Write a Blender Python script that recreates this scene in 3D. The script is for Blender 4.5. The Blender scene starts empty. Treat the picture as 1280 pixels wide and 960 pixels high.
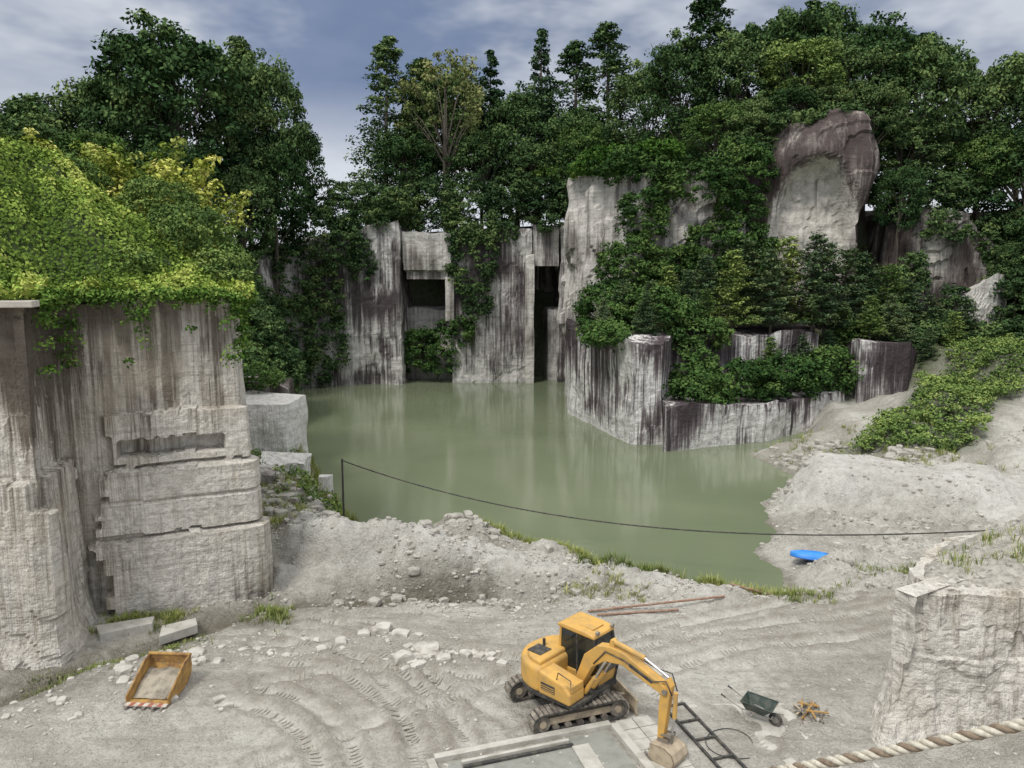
import bpy, bmesh, math, random
import numpy as np
from mathutils import Vector, Matrix
rng=np.random.default_rng(7); random.seed(7)
scene=bpy.context.scene
COL=scene.collection
scene.view_settings.view_transform='Standard'
# ------------------------------------------------------------ noise
def _h(ix,iy,iz,s):
    n=(ix*73856093)^(iy*19349663)^(iz*83492791)^(s*26544357)
    n=n&0xffffffff
    n=((n^(n>>13))*1274126177)&0xffffffff
    n=n^(n>>16)
    return (n&0xffff)/65535.0
def vnoise(x,y,z,s=0):
    x=np.asarray(x,float);y=np.asarray(y,float)+0*x;z=np.asarray(z,float)+0*x
    ix=np.floor(x).astype(np.int64);iy=np.floor(y).astype(np.int64);iz=np.floor(z).astype(np.int64)
    fx=x-ix;fy=y-iy;fz=z-iz
    fx=fx*fx*(3-2*fx);fy=fy*fy*(3-2*fy);fz=fz*fz*(3-2*fz)
    r=0
    for a in (0,1):
        for b in (0,1):
            for c in (0,1):
                r=r+_h(ix+a,iy+b,iz+c,s)*(fx if a else 1-fx)*(fy if b else 1-fy)*(fz if c else 1-fz)
    return r
def fbm(x,y,z,o=4,s=0):
    r=0;a=.5;t=0
    for i in range(o):
        k=2.03**i
        r=r+a*vnoise(np.asarray(x)*k,np.asarray(y)*k,np.asarray(z)*k,s+i*17);t+=a;a*=.5
    return r/t
def ss(t):
    t=np.clip(t,0,1);return t*t*(3-2*t)
# ------------------------------------------------------------ mesh helpers
def np_mesh(name,V,F,mats,midx=None,tint=None,smooth=False):
    me=bpy.data.meshes.new(name)
    V=np.asarray(V,np.float32);F=np.asarray(F,np.int32)
    k=F.shape[1]
    me.vertices.add(len(V));me.vertices.foreach_set('co',V.ravel())
    me.loops.add(F.size);me.loops.foreach_set('vertex_index',F.ravel())
    me.polygons.add(len(F));me.polygons.foreach_set('loop_start',np.arange(0,F.size,k,dtype=np.int32))
    for m in mats: me.materials.append(m)
    if midx is not None: me.polygons.foreach_set('material_index',np.asarray(midx,np.int32))
    me.polygons.foreach_set('use_smooth',np.full(len(F),smooth,bool))
    if tint is not None:
        for nm,arr in (tint.items() if isinstance(tint,dict) else [('tint',tint)]):
            a=me.attributes.new(nm,'FLOAT','POINT');a.data.foreach_set('value',np.asarray(arr,np.float32))
    me.update(calc_edges=True);me.validate()
    return me
def link(name,me,loc=(0,0,0),rot=(0,0,0),scale=(1,1,1),parent=None):
    o=bpy.data.objects.new(name,me);COL.objects.link(o)
    o.location=loc;o.rotation_euler=rot;o.scale=scale
    if parent: o.parent=parent
    return o
def pyobj(name,V,F,mat,parent=None,loc=(0,0,0),rot=(0,0,0),bevel=0,smooth=False,seg=2):
    me=bpy.data.meshes.new(name);me.from_pydata([tuple(v) for v in V],[],[tuple(f) for f in F]);me.update()
    bm=bmesh.new();bm.from_mesh(me);bmesh.ops.recalc_face_normals(bm,faces=bm.faces);bm.to_mesh(me);bm.free()
    me.materials.append(mat)
    if smooth:
        for p in me.polygons:p.use_smooth=True
    o=link(name,me,loc,rot,parent=parent)
    if bevel:
        b=o.modifiers.new('b','BEVEL');b.width=bevel;b.segments=seg;b.limit_method='ANGLE';b.angle_limit=math.radians(35)
    return o
def box(name,s,loc,mat,parent=None,rot=(0,0,0),bevel=0):
    x,y,z=s[0]/2,s[1]/2,s[2]/2
    V=[(-x,-y,-z),(x,-y,-z),(x,y,-z),(-x,y,-z),(-x,-y,z),(x,-y,z),(x,y,z),(-x,y,z)]
    F=[(0,3,2,1),(4,5,6,7),(0,1,5,4),(1,2,6,5),(2,3,7,6),(3,0,4,7)]
    return pyobj(name,V,F,mat,parent,loc,rot,bevel)
def prof(name,pts,y0,y1,mat,parent=None,bevel=0,loc=(0,0,0),rot=(0,0,0)):
    n=len(pts);V=[(p[0],y0,p[1]) for p in pts]+[(p[0],y1,p[1]) for p in pts]
    F=[tuple(range(n)),tuple(range(2*n-1,n-1,-1))]+[(i,(i+1)%n,n+(i+1)%n,n+i) for i in range(n)]
    return pyobj(name,V,F,mat,parent,loc,rot,bevel)
def plan(name,pts,z0,z1,mat,parent=None,bevel=0,loc=(0,0,0),rot=(0,0,0),seg=2):
    n=len(pts);V=[(p[0],p[1],z0) for p in pts]+[(p[0],p[1],z1) for p in pts]
    F=[tuple(range(n)),tuple(range(2*n-1,n-1,-1))]+[(i,(i+1)%n,n+(i+1)%n,n+i) for i in range(n)]
    return pyobj(name,V,F,mat,parent,loc,rot,bevel,seg=seg)
def tube_geo(P,R,seg=8):
    P=np.asarray(P,float);n=len(P);R=np.broadcast_to(np.asarray(R,float),(n,))
    T=np.gradient(P,axis=0);T/=np.linalg.norm(T,axis=1)[:,None]+1e-9
    up=np.array([0,0,1.]) if abs(T[:,2]).mean()<.9 else np.array([1.,0,0])
    A=np.cross(T,up);A/=np.linalg.norm(A,axis=1)[:,None]+1e-9;B=np.cross(T,A)
    th=np.linspace(0,2*np.pi,seg,endpoint=False)
    V=P[:,None,:]+R[:,None,None]*(np.cos(th)[None,:,None]*A[:,None,:]+np.sin(th)[None,:,None]*B[:,None,:])
    F=[]
    for i in range(n-1):
        for j in range(seg):
            F.append((i*seg+j,i*seg+(j+1)%seg,(i+1)*seg+(j+1)%seg,(i+1)*seg+j))
    return V.reshape(-1,3),np.array(F)
def tube(name,P,R,mat,parent=None,seg=10):
    V,F=tube_geo(P,R,seg);F=[tuple(f) for f in F]
    n=len(P);F.append(tuple(range(seg)));F.append(tuple(range((n-1)*seg,n*seg)))
    return pyobj(name,V,F,mat,parent,smooth=len(P)>2)
def cyl(name,p1,p2,r,mat,parent=None,seg=18,bevel=0):
    V,F=tube_geo([p1,p2],r,seg);F=[tuple(f) for f in F];F.append(tuple(range(seg)));F.append(tuple(range(seg,2*seg)))
    return pyobj(name,V,F,mat,parent,bevel=bevel)
def empty(name,loc=(0,0,0),rot=(0,0,0),scale=1,parent=None):
    o=bpy.data.objects.new(name,None);COL.objects.link(o);o.location=loc;o.rotation_euler=rot;o.scale=(scale,)*3
    if parent:o.parent=parent
    return o
# ------------------------------------------------------------ materials
def newmat(name,diff=False):
    m=bpy.data.materials.new(name);m.use_nodes=True;nt=m.node_tree
    for n in list(nt.nodes):nt.nodes.remove(n)
    out=nt.nodes.new('ShaderNodeOutputMaterial');b=nt.nodes.new('ShaderNodeBsdfDiffuse' if diff else 'ShaderNodeBsdfPrincipled')
    nt.links.new(b.outputs[0],out.inputs[0]);return m,nt,b,out
def N(nt,t,**k):
    n=nt.nodes.new(t)
    for a,v in k.items():
        if a.startswith('i_'):n.inputs[a[2:].replace('_',' ')].default_value=v
        else:setattr(n,a,v)
    return n
def noise(nt,vec,scale,detail=4,rough=.55,dist=0):
    n=N(nt,'ShaderNodeTexNoise',i_Scale=scale,i_Detail=min(detail,4),i_Roughness=rough,i_Distortion=dist)
    nt.links.new(vec,n.inputs['Vector']);return n.outputs['Fac']
def mapping(nt,vec,scale=(1,1,1),rot=(0,0,0),loc=(0,0,0)):
    n=N(nt,'ShaderNodeMapping');n.inputs['Scale'].default_value=scale;n.inputs['Rotation'].default_value=rot;n.inputs['Location'].default_value=loc
    nt.links.new(vec,n.inputs['Vector']);return n.outputs[0]
def mr(nt,v,a,b,c=0,d=1):
    n=N(nt,'ShaderNodeMapRange');n.clamp=True;nt.links.new(v,n.inputs[0])
    for i,x in enumerate((a,b,c,d)):n.inputs[i+1].default_value=x
    return n.outputs[0]
def mix(nt,f,a,b,mode='MIX'):
    n=N(nt,'ShaderNodeMix',data_type='RGBA',blend_type=mode)
    if isinstance(f,(int,float)):n.inputs[0].default_value=f
    else:nt.links.new(f,n.inputs[0])
    for i,v in ((6,a),(7,b)):
        if isinstance(v,tuple):n.inputs[i].default_value=(*v[:3],1)
        else:nt.links.new(v,n.inputs[i])
    return n.outputs[2]
def math_(nt,op,a,b=None):
    n=N(nt,'ShaderNodeMath',operation=op)
    for i,v in enumerate((a,b)):
        if v is None:continue
        if isinstance(v,(int,float)):n.inputs[i].default_value=v
        else:nt.links.new(v,n.inputs[i])
    return n.outputs[0]
def bump(nt,b,h,strength=.5,dist=.1):
    n=N(nt,'ShaderNodeBump',i_Strength=strength,i_Distance=dist);nt.links.new(h,n.inputs['Height']);nt.links.new(n.outputs[0],b.inputs['Normal'])
def plain(name,col,rough=.6,metal=0,dirt=None,dsc=3,dam=.5,bm=0):
    m,nt,b,o=newmat(name);tc=N(nt,'ShaderNodeTexCoord').outputs['Object']
    f=noise(nt,tc,dsc,4,.65)
    d=dirt or tuple(c*.6 for c in col)
    c=mix(nt,mr(nt,f,.42,.68,0,dam),col,d)
    nt.links.new(c,b.inputs['Base Color'])
    b.inputs['Metallic'].default_value=metal
    nt.links.new(mr(nt,f,.3,.7,rough,min(1,rough+.25)),b.inputs['Roughness'])
    if bm:bump(nt,b,noise(nt,tc,dsc*6,3),bm,.03)
    return m
def rock_mat(name,dark,mid,light,sx=.9,cover=.5,grain=2.5,lines=.3,warm=None,zfade=None,patch=None,con=1.0,lz=3.2,hb=.25,bs=.8):
    m,nt,b,o=newmat(name,True);tc=N(nt,'ShaderNodeTexCoord').outputs['Object']
    st=noise(nt,mapping(nt,tc,(sx,sx,sx*.04)),1,4,.68,.25)
    st2=noise(nt,mapping(nt,tc,(sx*3.6,sx*3.6,sx*.07)),1,3,.7)
    big=noise(nt,tc,.13,2,.5,.5)
    gr=noise(nt,tc,grain,4,.72)
    hz=noise(nt,mapping(nt,tc,(.12,.12,lz)),1,3,.6)
    s=math_(nt,'ADD',math_(nt,'MULTIPLY',st,.58),math_(nt,'MULTIPLY',st2,.42))
    s=math_(nt,'ADD',s,math_(nt,'MULTIPLY',math_(nt,'SUBTRACT',big,.5),.75))
    sp=N(nt,'ShaderNodeSeparateXYZ');nt.links.new(tc,sp.inputs[0])
    if zfade: s=math_(nt,'ADD',s,mr(nt,sp.outputs[2],*zfade))
    if patch:
        px,pz,rx,rz,g=patch
        a=math_(nt,'POWER',math_(nt,'DIVIDE',math_(nt,'SUBTRACT',sp.outputs[0],px),rx),2)
        c_=math_(nt,'POWER',math_(nt,'DIVIDE',math_(nt,'SUBTRACT',sp.outputs[2],pz),rz),2)
        d_=math_(nt,'ADD',math_(nt,'ADD',a,c_),math_(nt,'MULTIPLY',big,.8))
        s=math_(nt,'ADD',s,mr(nt,d_,1.1,1.6,g,-.03))
    c=.5-(cover-.5)*.35;w=.12/con
    r=N(nt,'ShaderNodeValToRGB');nt.links.new(s,r.inputs[0]);e=r.color_ramp.elements
    e[0].position=c-w;e[0].color=(*dark,1);e[1].position=c+w;e[1].color=(*light,1)
    k=e.new(c);k.color=(*mid,1)
    col=mix(nt,mr(nt,gr,.42,.66,0,.5),r.outputs[0],tuple(x*.45 for x in mid))
    col=mix(nt,mr(nt,hz,.55,.61,0,lines),col,tuple(x*.45 for x in mid))
    if warm: col=mix(nt,mr(nt,noise(nt,tc,.35,3),.5,.7,0,.5),col,warm,'MIX')
    nt.links.new(col,b.inputs[0])
    h=math_(nt,'ADD',math_(nt,'ADD',gr,math_(nt,'MULTIPLY',st2,.9)),math_(nt,'MULTIPLY',hz,hb))
    bump(nt,b,h,bs,.24)
    return m
def leaf_mat(name,a,b2,c3=None):
    m,nt,b,out=newmat(name,True)
    at=N(nt,'ShaderNodeAttribute',attribute_name='tint')
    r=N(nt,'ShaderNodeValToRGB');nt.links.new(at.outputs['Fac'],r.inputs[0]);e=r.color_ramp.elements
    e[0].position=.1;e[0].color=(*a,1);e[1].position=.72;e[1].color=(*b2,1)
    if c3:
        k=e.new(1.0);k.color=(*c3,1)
    oi=N(nt,'ShaderNodeObjectInfo')
    hs=N(nt,'ShaderNodeHueSaturation');nt.links.new(r.outputs[0],hs.inputs['Color'])
    nt.links.new(mr(nt,oi.outputs['Random'],0,1,.65,1.35),hs.inputs['Value'])
    nt.links.new(mr(nt,oi.outputs['Random'],0,1,.52,.475),hs.inputs['Hue'])
    nt.links.new(hs.outputs[0],b.inputs[0])
    return m
M_bark=plain('bark',(.12,.10,.08),.9,dsc=4)
M_dark=leaf_mat('foliage_dark',(.026,.055,.024),(.078,.135,.050),(.14,.20,.07))
M_mid=leaf_mat('foliage_mid',(.045,.085,.028),(.12,.195,.055),(.20,.27,.08))
M_con=leaf_mat('foliage_conifer',(.028,.058,.032),(.08,.135,.065),(.13,.18,.075))
M_vine=leaf_mat('foliage_vine',(.055,.11,.022),(.17,.28,.055),(.30,.37,.095))
M_bamb=leaf_mat('foliage_bamboo',(.16,.22,.04),(.37,.42,.10),(.48,.48,.16))
M_olive=leaf_mat('foliage_olive',(.08,.12,.04),(.18,.21,.08),(.27,.27,.11))
M_grass=leaf_mat('grass_blades',(.10,.14,.035),(.24,.29,.08),(.45,.43,.20))
R_back=rock_mat('tuff_cliff',(.07,.058,.06),(.26,.24,.23),(.61,.59,.555),1.0,.54,1.5,.2,con=1.5,zfade=(0,16,.05,-.03))
R_low=rock_mat('tuff_cliff_streaked',(.065,.052,.056),(.22,.195,.195),(.74,.72,.69),1.1,.58,1.5,.16,zfade=(0,9,.12,-.13),con=1.6)
R_pale=rock_mat('tuff_pale',(.16,.14,.13),(.43,.405,.37),(.64,.61,.565),.7,.60,1.2,.22,con=1.3)
R_dome=rock_mat('tuff_dome',(.09,.072,.068),(.22,.19,.175),(.60,.57,.51),.45,.38,1.0,.15,patch=(32.0,18.5,4.4,7.6,.22),con=1.3)
R_dome2=rock_mat('tuff_weathered',(.08,.065,.06),(.20,.18,.165),(.48,.46,.41),.5,.42,1.0,.18,con=1.2)
R_wall=rock_mat('tuff_wall',(.145,.12,.098),(.45,.415,.36),(.66,.625,.565),1.9,.58,3.0,.30,warm=(.50,.44,.35),con=1.5,lz=7,hb=.22,bs=.7,zfade=(7,13,.03,-.05))
R_white=rock_mat('tuff_white',(.44,.41,.37),(.70,.68,.63),(.77,.75,.71),1.5,.6,3,.16)
# ------------------------------------------------------------ lake + terrain
LAKE=np.array([(-26.8,91),(-27,101),(-14.7,103),(-14,107),(-8,107),(-6,104),(2,104),(3,110),(6.5,110),(7.5,101),(8,99),(8.5,77.7),(11,66),(12.6,66),
 (13.5,63.5),(21.9,66.5),(27,69),(24.5,63),(18.6,60.1),(19,56),(19.8,52.2),(17,48),(14.8,44.4),(14.4,40.9),(12.3,37.8),(12.6,35),(12.5,32.7),(11.1,31.7),(8.3,33.1),(4.7,36.2),(2.2,38.4),
 (0,40.1),(-2.4,41.4),(-4.4,41),(-5.2,38.6),(-5.9,37),(-7.2,37.8),(-9,41.6),(-13.3,51.8),(-18.5,61.9),(-21.5,73),(-25.6,86.6)])
def sdist(x,y,poly):
    poly=np.asarray(poly,float);d=np.full(x.shape,1e9);ins=np.zeros(x.shape,bool);n=len(poly)
    for i in range(n):
        a=poly[i];b=poly[(i+1)%n];e=b-a
        t=np.clip(((x-a[0])*e[0]+(y-a[1])*e[1])/(e@e),0,1)
        d=np.minimum(d,(x-a[0]-t*e[0])**2+(y-a[1]-t*e[1])**2)
        c=((a[1]>y)!=(b[1]>y))&(x<(e[0])*(y-a[1])/(e[1] if abs(e[1])>1e-9 else 1e-9)+a[0]);ins^=c
    d=np.sqrt(d);return np.where(ins,-d,d)
def pdist(x,y,pts):
    d=np.full(x.shape,1e9);pts=np.asarray(pts,float)
    for a,b in zip(pts[:-1],pts[1:]):
        e=b-a;t=np.clip(((x-a[0])*e[0]+(y-a[1])*e[1])/(e@e),0,1)
        d=np.minimum(d,(x-a[0]-t*e[0])**2+(y-a[1]-t*e[1])**2)
    return np.sqrt(d)
CP=np.array([(0,19,1),(5,19,1),(-8,20,1),(8,24,1),(0,25,1),(-5,26,1.05),(-12,22,1),(-16,24,.9),(-12,26,.8),(-9,28,.8),(0,5,1),(-15,5,1),(15,5,1),(4,24,1),(4,28,.9),
(-8,34,2.0),(-5,33.6,1.7),(-2.5,35,1.3),(-10,35,2.1),(-3,38.5,1.4),(2,33.5,.8),(0,36,.9),(8,30,.8),(5,31,.8),(-1,30.6,.55),(-6,30.5,.55),(-10,31,.9),
(-11,38,2.4),(-12.5,34,2.0),(-12.5,42,2.7),(-14,46,3),(-17,55,3),(-22,62,4),(-26,70,6),(-32,75,12),(-30,86,4.5),(-33,92,11),(-38,88,17),(-45,75,17),(-20,40,6),
(12,29,1),(16,33,1.1),(20,30,1.4),(16,38,.7),(19,42,.7),(19.5,47,1.1),(24,47,1.2),(29,46,2.0),(33,48,3.0),(36,52,3.8),(25,39,1.0),(30,38,1.6),(24,53,1.0),(22,57,.7),(27,58,1.8),(30,54,3.2),(28.5,50.5,2.2),(34,60,4.6),(30,62,2.6),(36,64,4.6),(45,65,7.5),(45,55,5.0),(50,40,4),(30,25,3),(20,23,3),
(36,70,3.0),(33,69,2.0),(45,75,7.0),(60,70,11),(26,70,2.6),(20,67,2.4),(14,65,2),(10,70,6),(12,78,8),(25,80,8.4),(36,80,7.5),(50,81,8),(42,83,8),(62,80,12),(20,92,22),(35,95,27),(50,93,20),(10,96,16),
(-20,106,18),(-32,100,17),(0,112,19),(15,110,22),(-10,113,19),(-40,110,18),(60,97,22),(80,80,20),(-80,80,18),(0,150,20),(60,150,24),(-60,150,18)],float)
DITCH=[(-20,20),(-15.8,22.9),(-14.6,25),(-13.1,26.1),(-11.4,28.1),(-10,29.6),(-7,30.4),(-4,30.7),(-1,31.2)]
ROAD=[(27,41),(31,43.5),(34.5,47.5),(38,53),(44,60),(52,66)]
HEAP=[(19.0,45.2),(22,45.4),(26,43.6)]
RIDGE=[(-9,33.8),(-5.5,33.0),(-2,32.7),(2,32.2),(5.5,31.8),(8.5,30.9)]
ARCS=[]
def arc(cx,cy,r,a0,a1,n=30):
    a=np.radians(np.linspace(a0,a1,n));return np.stack([cx+r*np.cos(a),cy+r*np.sin(a)],1)
ARCS+= [arc(-10,17.0,6.2,-5,75),arc(-10,17.0,7.9,-5,75),arc(-13,17.5,10.5,0,60),arc(-4,12,12,35,110),arc(-4,12,13.6,35,110)]
def crv(pts,n=40):
    pts=np.array(pts,float);t=np.linspace(0,1,len(pts));q=np.linspace(0,1,n)
    c=np.stack([np.interp(q,t,pts[:,i]) for i in (0,1)],1)
    for _ in range(4): c[1:-1]=(c[:-2]+2*c[1:-1]+c[2:])/4
    return c
ARCS+=[crv([(4,23.5),(8,25.5),(13,26.5),(18,28),(24,33)]),crv([(4,25.3),(8,27.2),(13,28.2),(18,29.8),(23,34.5)]),crv([(-9,27),(-6,26),(-3,24),(0,21)]),crv([(-8.5,28.6),(-5,27.4),(-1.8,25.2),(1.5,24.2)]),
  crv([(24,38.5),(28,40),(32,43),(36,49),(42,57)]),crv([(25,37),(29,38.5),(33.3,42),(37.4,48.4),(43.5,56.5)]),crv([(-7,19),(-3,21.5),(2,25),(8,28.5),(14,30)]),
  arc(-10,17,5.2,-5,80),arc(-10,17,9.2,10,85),arc(-13,17.5,12,10,65)]
def H(x,y,fine=True):
    x=np.asarray(x,float);y=np.asarray(y,float)
    num=np.zeros(x.shape);den=np.zeros(x.shape)
    for cx,cy,cz in CP:
        w=1/(((x-cx)**2+(y-cy)**2+.8)**2);num+=w*cz;den+=w
    h=num/den
    sd=sdist(x,y,LAKE)+(fbm(x*.45,y*.45,0,4,3)-.5)*1.8*np.clip((70-y)/10,0,1)
    hd=pdist(x,y,HEAP)-.8*(fbm(x*.7,y*.7,0,3,31)-.5)
    hp=ss((3.9-hd)/2.6);h=h+2.0*hp*np.interp(x,[16,19,27,31],[.8,1,.55,.2])
    rdg=ss((1.9-pdist(x,y,RIDGE)+.9*(fbm(x*.8,y*.8,0,3,33)-.5))/1.3);h=h+rdg*np.interp(x,[-9,-4,4,9],[.95,1.0,.75,.3])
    rd=ss((2.2-pdist(x,y,ROAD))/1)
    amp=np.clip(.13+np.maximum(0,np.abs(y-24)-7)*.04,0,.5)
    amp=np.where((y>44),.5,amp)*(1-.85*np.maximum(hp,rd))
    h=h+(fbm(x*.55,y*.55,0,4,9)-.5)*2*amp
    if fine:
        near=(y<60)
        rg=1-np.abs(2*fbm(x*.9+.4*y,y*1.5,0,4,41)-1)*2.2
        bk=ss((y-28.5)/2.5)
        st_=np.round(fbm(x*.5+.3*fbm(x*2,y*2,0,2,1),y*1.0,0,3,47)*9)/9-.5
        smooth_=1-.8*np.maximum(hp,rd)
        h=h+near*((fbm(x*2.4,y*2.4,0,4,5)-.5)*(.13+.20*bk)*smooth_+.12*bk*rg*smooth_+bk*smooth_*st_*1.2)
        dd=pdist(x,y,DITCH);h=h-.42*np.exp(-(dd/.55)**2)
        for A in ARCS:
            d=pdist(x,y,A);on=ss((fbm(x*.35,y*.35,0,2,57)-.18)/.12)
            h=h+on*(-.10*np.exp(-(d/.22)**2)+.08*np.exp(-((d-.42)/.16)**2))
    pad=ss((3.0-np.hypot((x-2)*.8,y-21.5))/1.5);h=h*(1-pad)+1.0*pad
    pit=ss((1.2-sdist(x,y,np.array([(-2.6,15),(-2.2,19.3),(3,21),(6.5,21.6),(7,15)])))/1.0);h=h*(1-pit)+1.0*pit
    h=np.maximum(h,.12)
    z=np.where(sd>0,h*ss(sd/3.0)**.7+.02,np.maximum(-3,sd*.35))
    z=np.where((y>300)|(np.abs(x)>250),np.minimum(z,20),z)
    return z
def axis(lo,hi,step,outer,growth=1.12):
    a=list(np.arange(lo,hi,step));s=step
    while a[-1]<outer: s*=growth;a.append(a[-1]+s)
    s=step
    while a[0]>-outer: s*=growth;a.insert(0,a[0]-s)
    return np.array(a)
xs=axis(-20,28,.12,1800,1.09);ys=axis(17.5,48,.12,1800,1.04);ys=ys[ys>-60]
X,Y=np.meshgrid(xs,ys);Z=H(X,Y)
nx,ny=len(xs),len(ys)
idx=np.arange(nx*ny).reshape(ny,nx)
F=np.stack([idx[:-1,:-1],idx[:-1,1:],idx[1:,1:],idx[1:,:-1]],-1).reshape(-1,4)
GH=np.array([(25,54.5),(26.5,51),(30,49.5),(32.5,51.5),(36,57),(44,63),(55,69),(72,74),(72,82),(44,76),(38.5,69),(33,63),(28,58)],float)
veg=np.zeros(X.shape)
veg=np.maximum(veg,ss((Y-70)/4))
veg=np.maximum(veg,.8*ss(.5-sdist(X,Y,GH)/2+1.2*(fbm(X*.6,Y*.6,0,3,5)-.5)))
veg=np.maximum(veg,.55*ss(1.0-np.hypot((X-24)/6,(Y-55)/6)+1.2*(fbm(X*.6,Y*.6,0,3,9)-.5)))
veg=np.maximum(veg,ss((-16-X)/2)*(Y>32))
veg=np.where(np.abs(X)>60,1,veg)
wet=np.maximum(np.exp(-(pdist(X,Y,DITCH)/.8)**2),np.exp(-((sdist(X,Y,LAKE)-.0)/.5)**2)*.7)
wet=np.maximum(wet,.7*ss(1-np.hypot((X+15.5)/4,(Y-23.5)/3)))
wet=np.maximum(wet,.7*ss(1.1-np.hypot((X+10.5)/3.6,(Y-28.4)/1.8)+(fbm(X,Y,0,3,4)-.5)))
wet=np.maximum(wet,.5*ss(1.0-np.hypot((X+3)/6,(Y-31.0)/1.0)+(fbm(X,Y,0,3,24)-.5)))
rut=np.zeros(X.shape);rutd=np.zeros(X.shape);on=ss((fbm(X*.35,Y*.35,0,2,57)-.18)/.12)
for A in ARCS:
    dA=pdist(X,Y,A);rut=np.maximum(rut,on*np.exp(-(dA/.24)**2));rutd=np.maximum(rutd,on*np.exp(-((dA-.40)/.12)**2))
pale=np.maximum(ss((4.6-pdist(X,Y,HEAP))/2.5),ss((2.4-pdist(X,Y,ROAD))/1.2))
pale=np.maximum(pale,.75*ss((1.7-pdist(X,Y,RIDGE))/1.0))
mg,nt,b,out=newmat('ground_gravel',True);tc=N(nt,'ShaderNodeTexCoord').outputs['Object']
n1=noise(nt,tc,.26,4,.62,.6);n2=noise(nt,tc,2.2,4,.75);n3=noise(nt,tc,11,4,.75)
vb=N(nt,'ShaderNodeTexVoronoi',i_Scale=16.0);nt.links.new(tc,vb.inputs['Vector'])
c=mix(nt,mr(nt,n1,.43,.58),(.545,.525,.47),(.385,.36,.31))
c=mix(nt,mr(nt,n2,.43,.66,0,.55),c,(.27,.25,.215))
sv=N(nt,'ShaderNodeSeparateColor');nt.links.new(vb.outputs['Color'],sv.inputs[0])
c=mix(nt,mr(nt,sv.outputs[0],.6,1,0,.25),c,(.68,.665,.62))
c=mix(nt,mr(nt,sv.outputs[1],.75,1,0,.32),c,(.21,.195,.17))
c=mix(nt,mr(nt,n3,.5,.7,0,.38),c,(.65,.63,.58))
c=mix(nt,mr(nt,n3,.30,.43,.5,0),c,(.19,.175,.15))
st=noise(nt,mapping(nt,tc,(.25,2.2,1),(0,0,.25)),1,4,.6)
c=mix(nt,mr(nt,st,.5,.66,0,.45),c,(.29,.265,.225))
def att(n_): return N(nt,'ShaderNodeAttribute',attribute_name=n_).outputs['Fac']
c=mix(nt,math_(nt,'MULTIPLY',att('rut'),mr(nt,n2,.3,.65,.8,.3)),c,(.63,.61,.55))
c=mix(nt,math_(nt,'MULTIPLY',att('rutd'),mr(nt,n2,.3,.65,.25,.75)),c,(.27,.24,.20))
c=mix(nt,math_(nt,'MULTIPLY',att('pale'),mr(nt,n2,.35,.7,.7,.2)),c,(.63,.62,.58))
c=mix(nt,math_(nt,'MULTIPLY',att('wet'),mr(nt,n2,.3,.6,.5,.95)),c,(.14,.125,.09))
c=mix(nt,math_(nt,'MULTIPLY',att('veg'),mr(nt,n2,.3,.6,1,.7)),c,(.07,.09,.035))
nt.links.new(c,b.inputs[0])
bump(nt,b,math_(nt,'ADD',n2,math_(nt,'MULTIPLY',n3,.5)),.95,.24)
me=np_mesh('ground',np.stack([X,Y,Z],-1).reshape(-1,3),F,[mg],None,{'veg':veg.ravel(),'wet':wet.ravel(),'rut':rut.ravel(),'rutd':rutd.ravel(),'pale':pale.ravel()},True)
link('ground',me)
# water
mw,nt,b,out=newmat('lake_water');tc=N(nt,'ShaderNodeTexCoord').outputs['Object']
n1=noise(nt,tc,.06,3,.5,.6)
nt.links.new(mix(nt,mr(nt,n1,.35,.65),(.140,.166,.100),(.175,.198,.124)),b.inputs['Base Color'])
b.inputs['Roughness'].default_value=.07;b.inputs['IOR'].default_value=1.33
bump(nt,b,math_(nt,'ADD',noise(nt,mapping(nt,tc,(1,1.6,1)),1.4,3,.5),math_(nt,'MULTIPLY',noise(nt,tc,6,2),.3)),.09,.10)
gx=np.linspace(-60,60,5);gy=np.linspace(28,115,5);GX,GY=np.meshgrid(gx,gy)
ii=np.arange(25).reshape(5,5)
link('lake_water',np_mesh('lake_water',np.stack([GX,GY,0*GX],-1).reshape(-1,3),np.stack([ii[:-1,:-1],ii[:-1,1:],ii[1:,1:],ii[1:,:-1]],-1).reshape(-1,4),[mw]))
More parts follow.
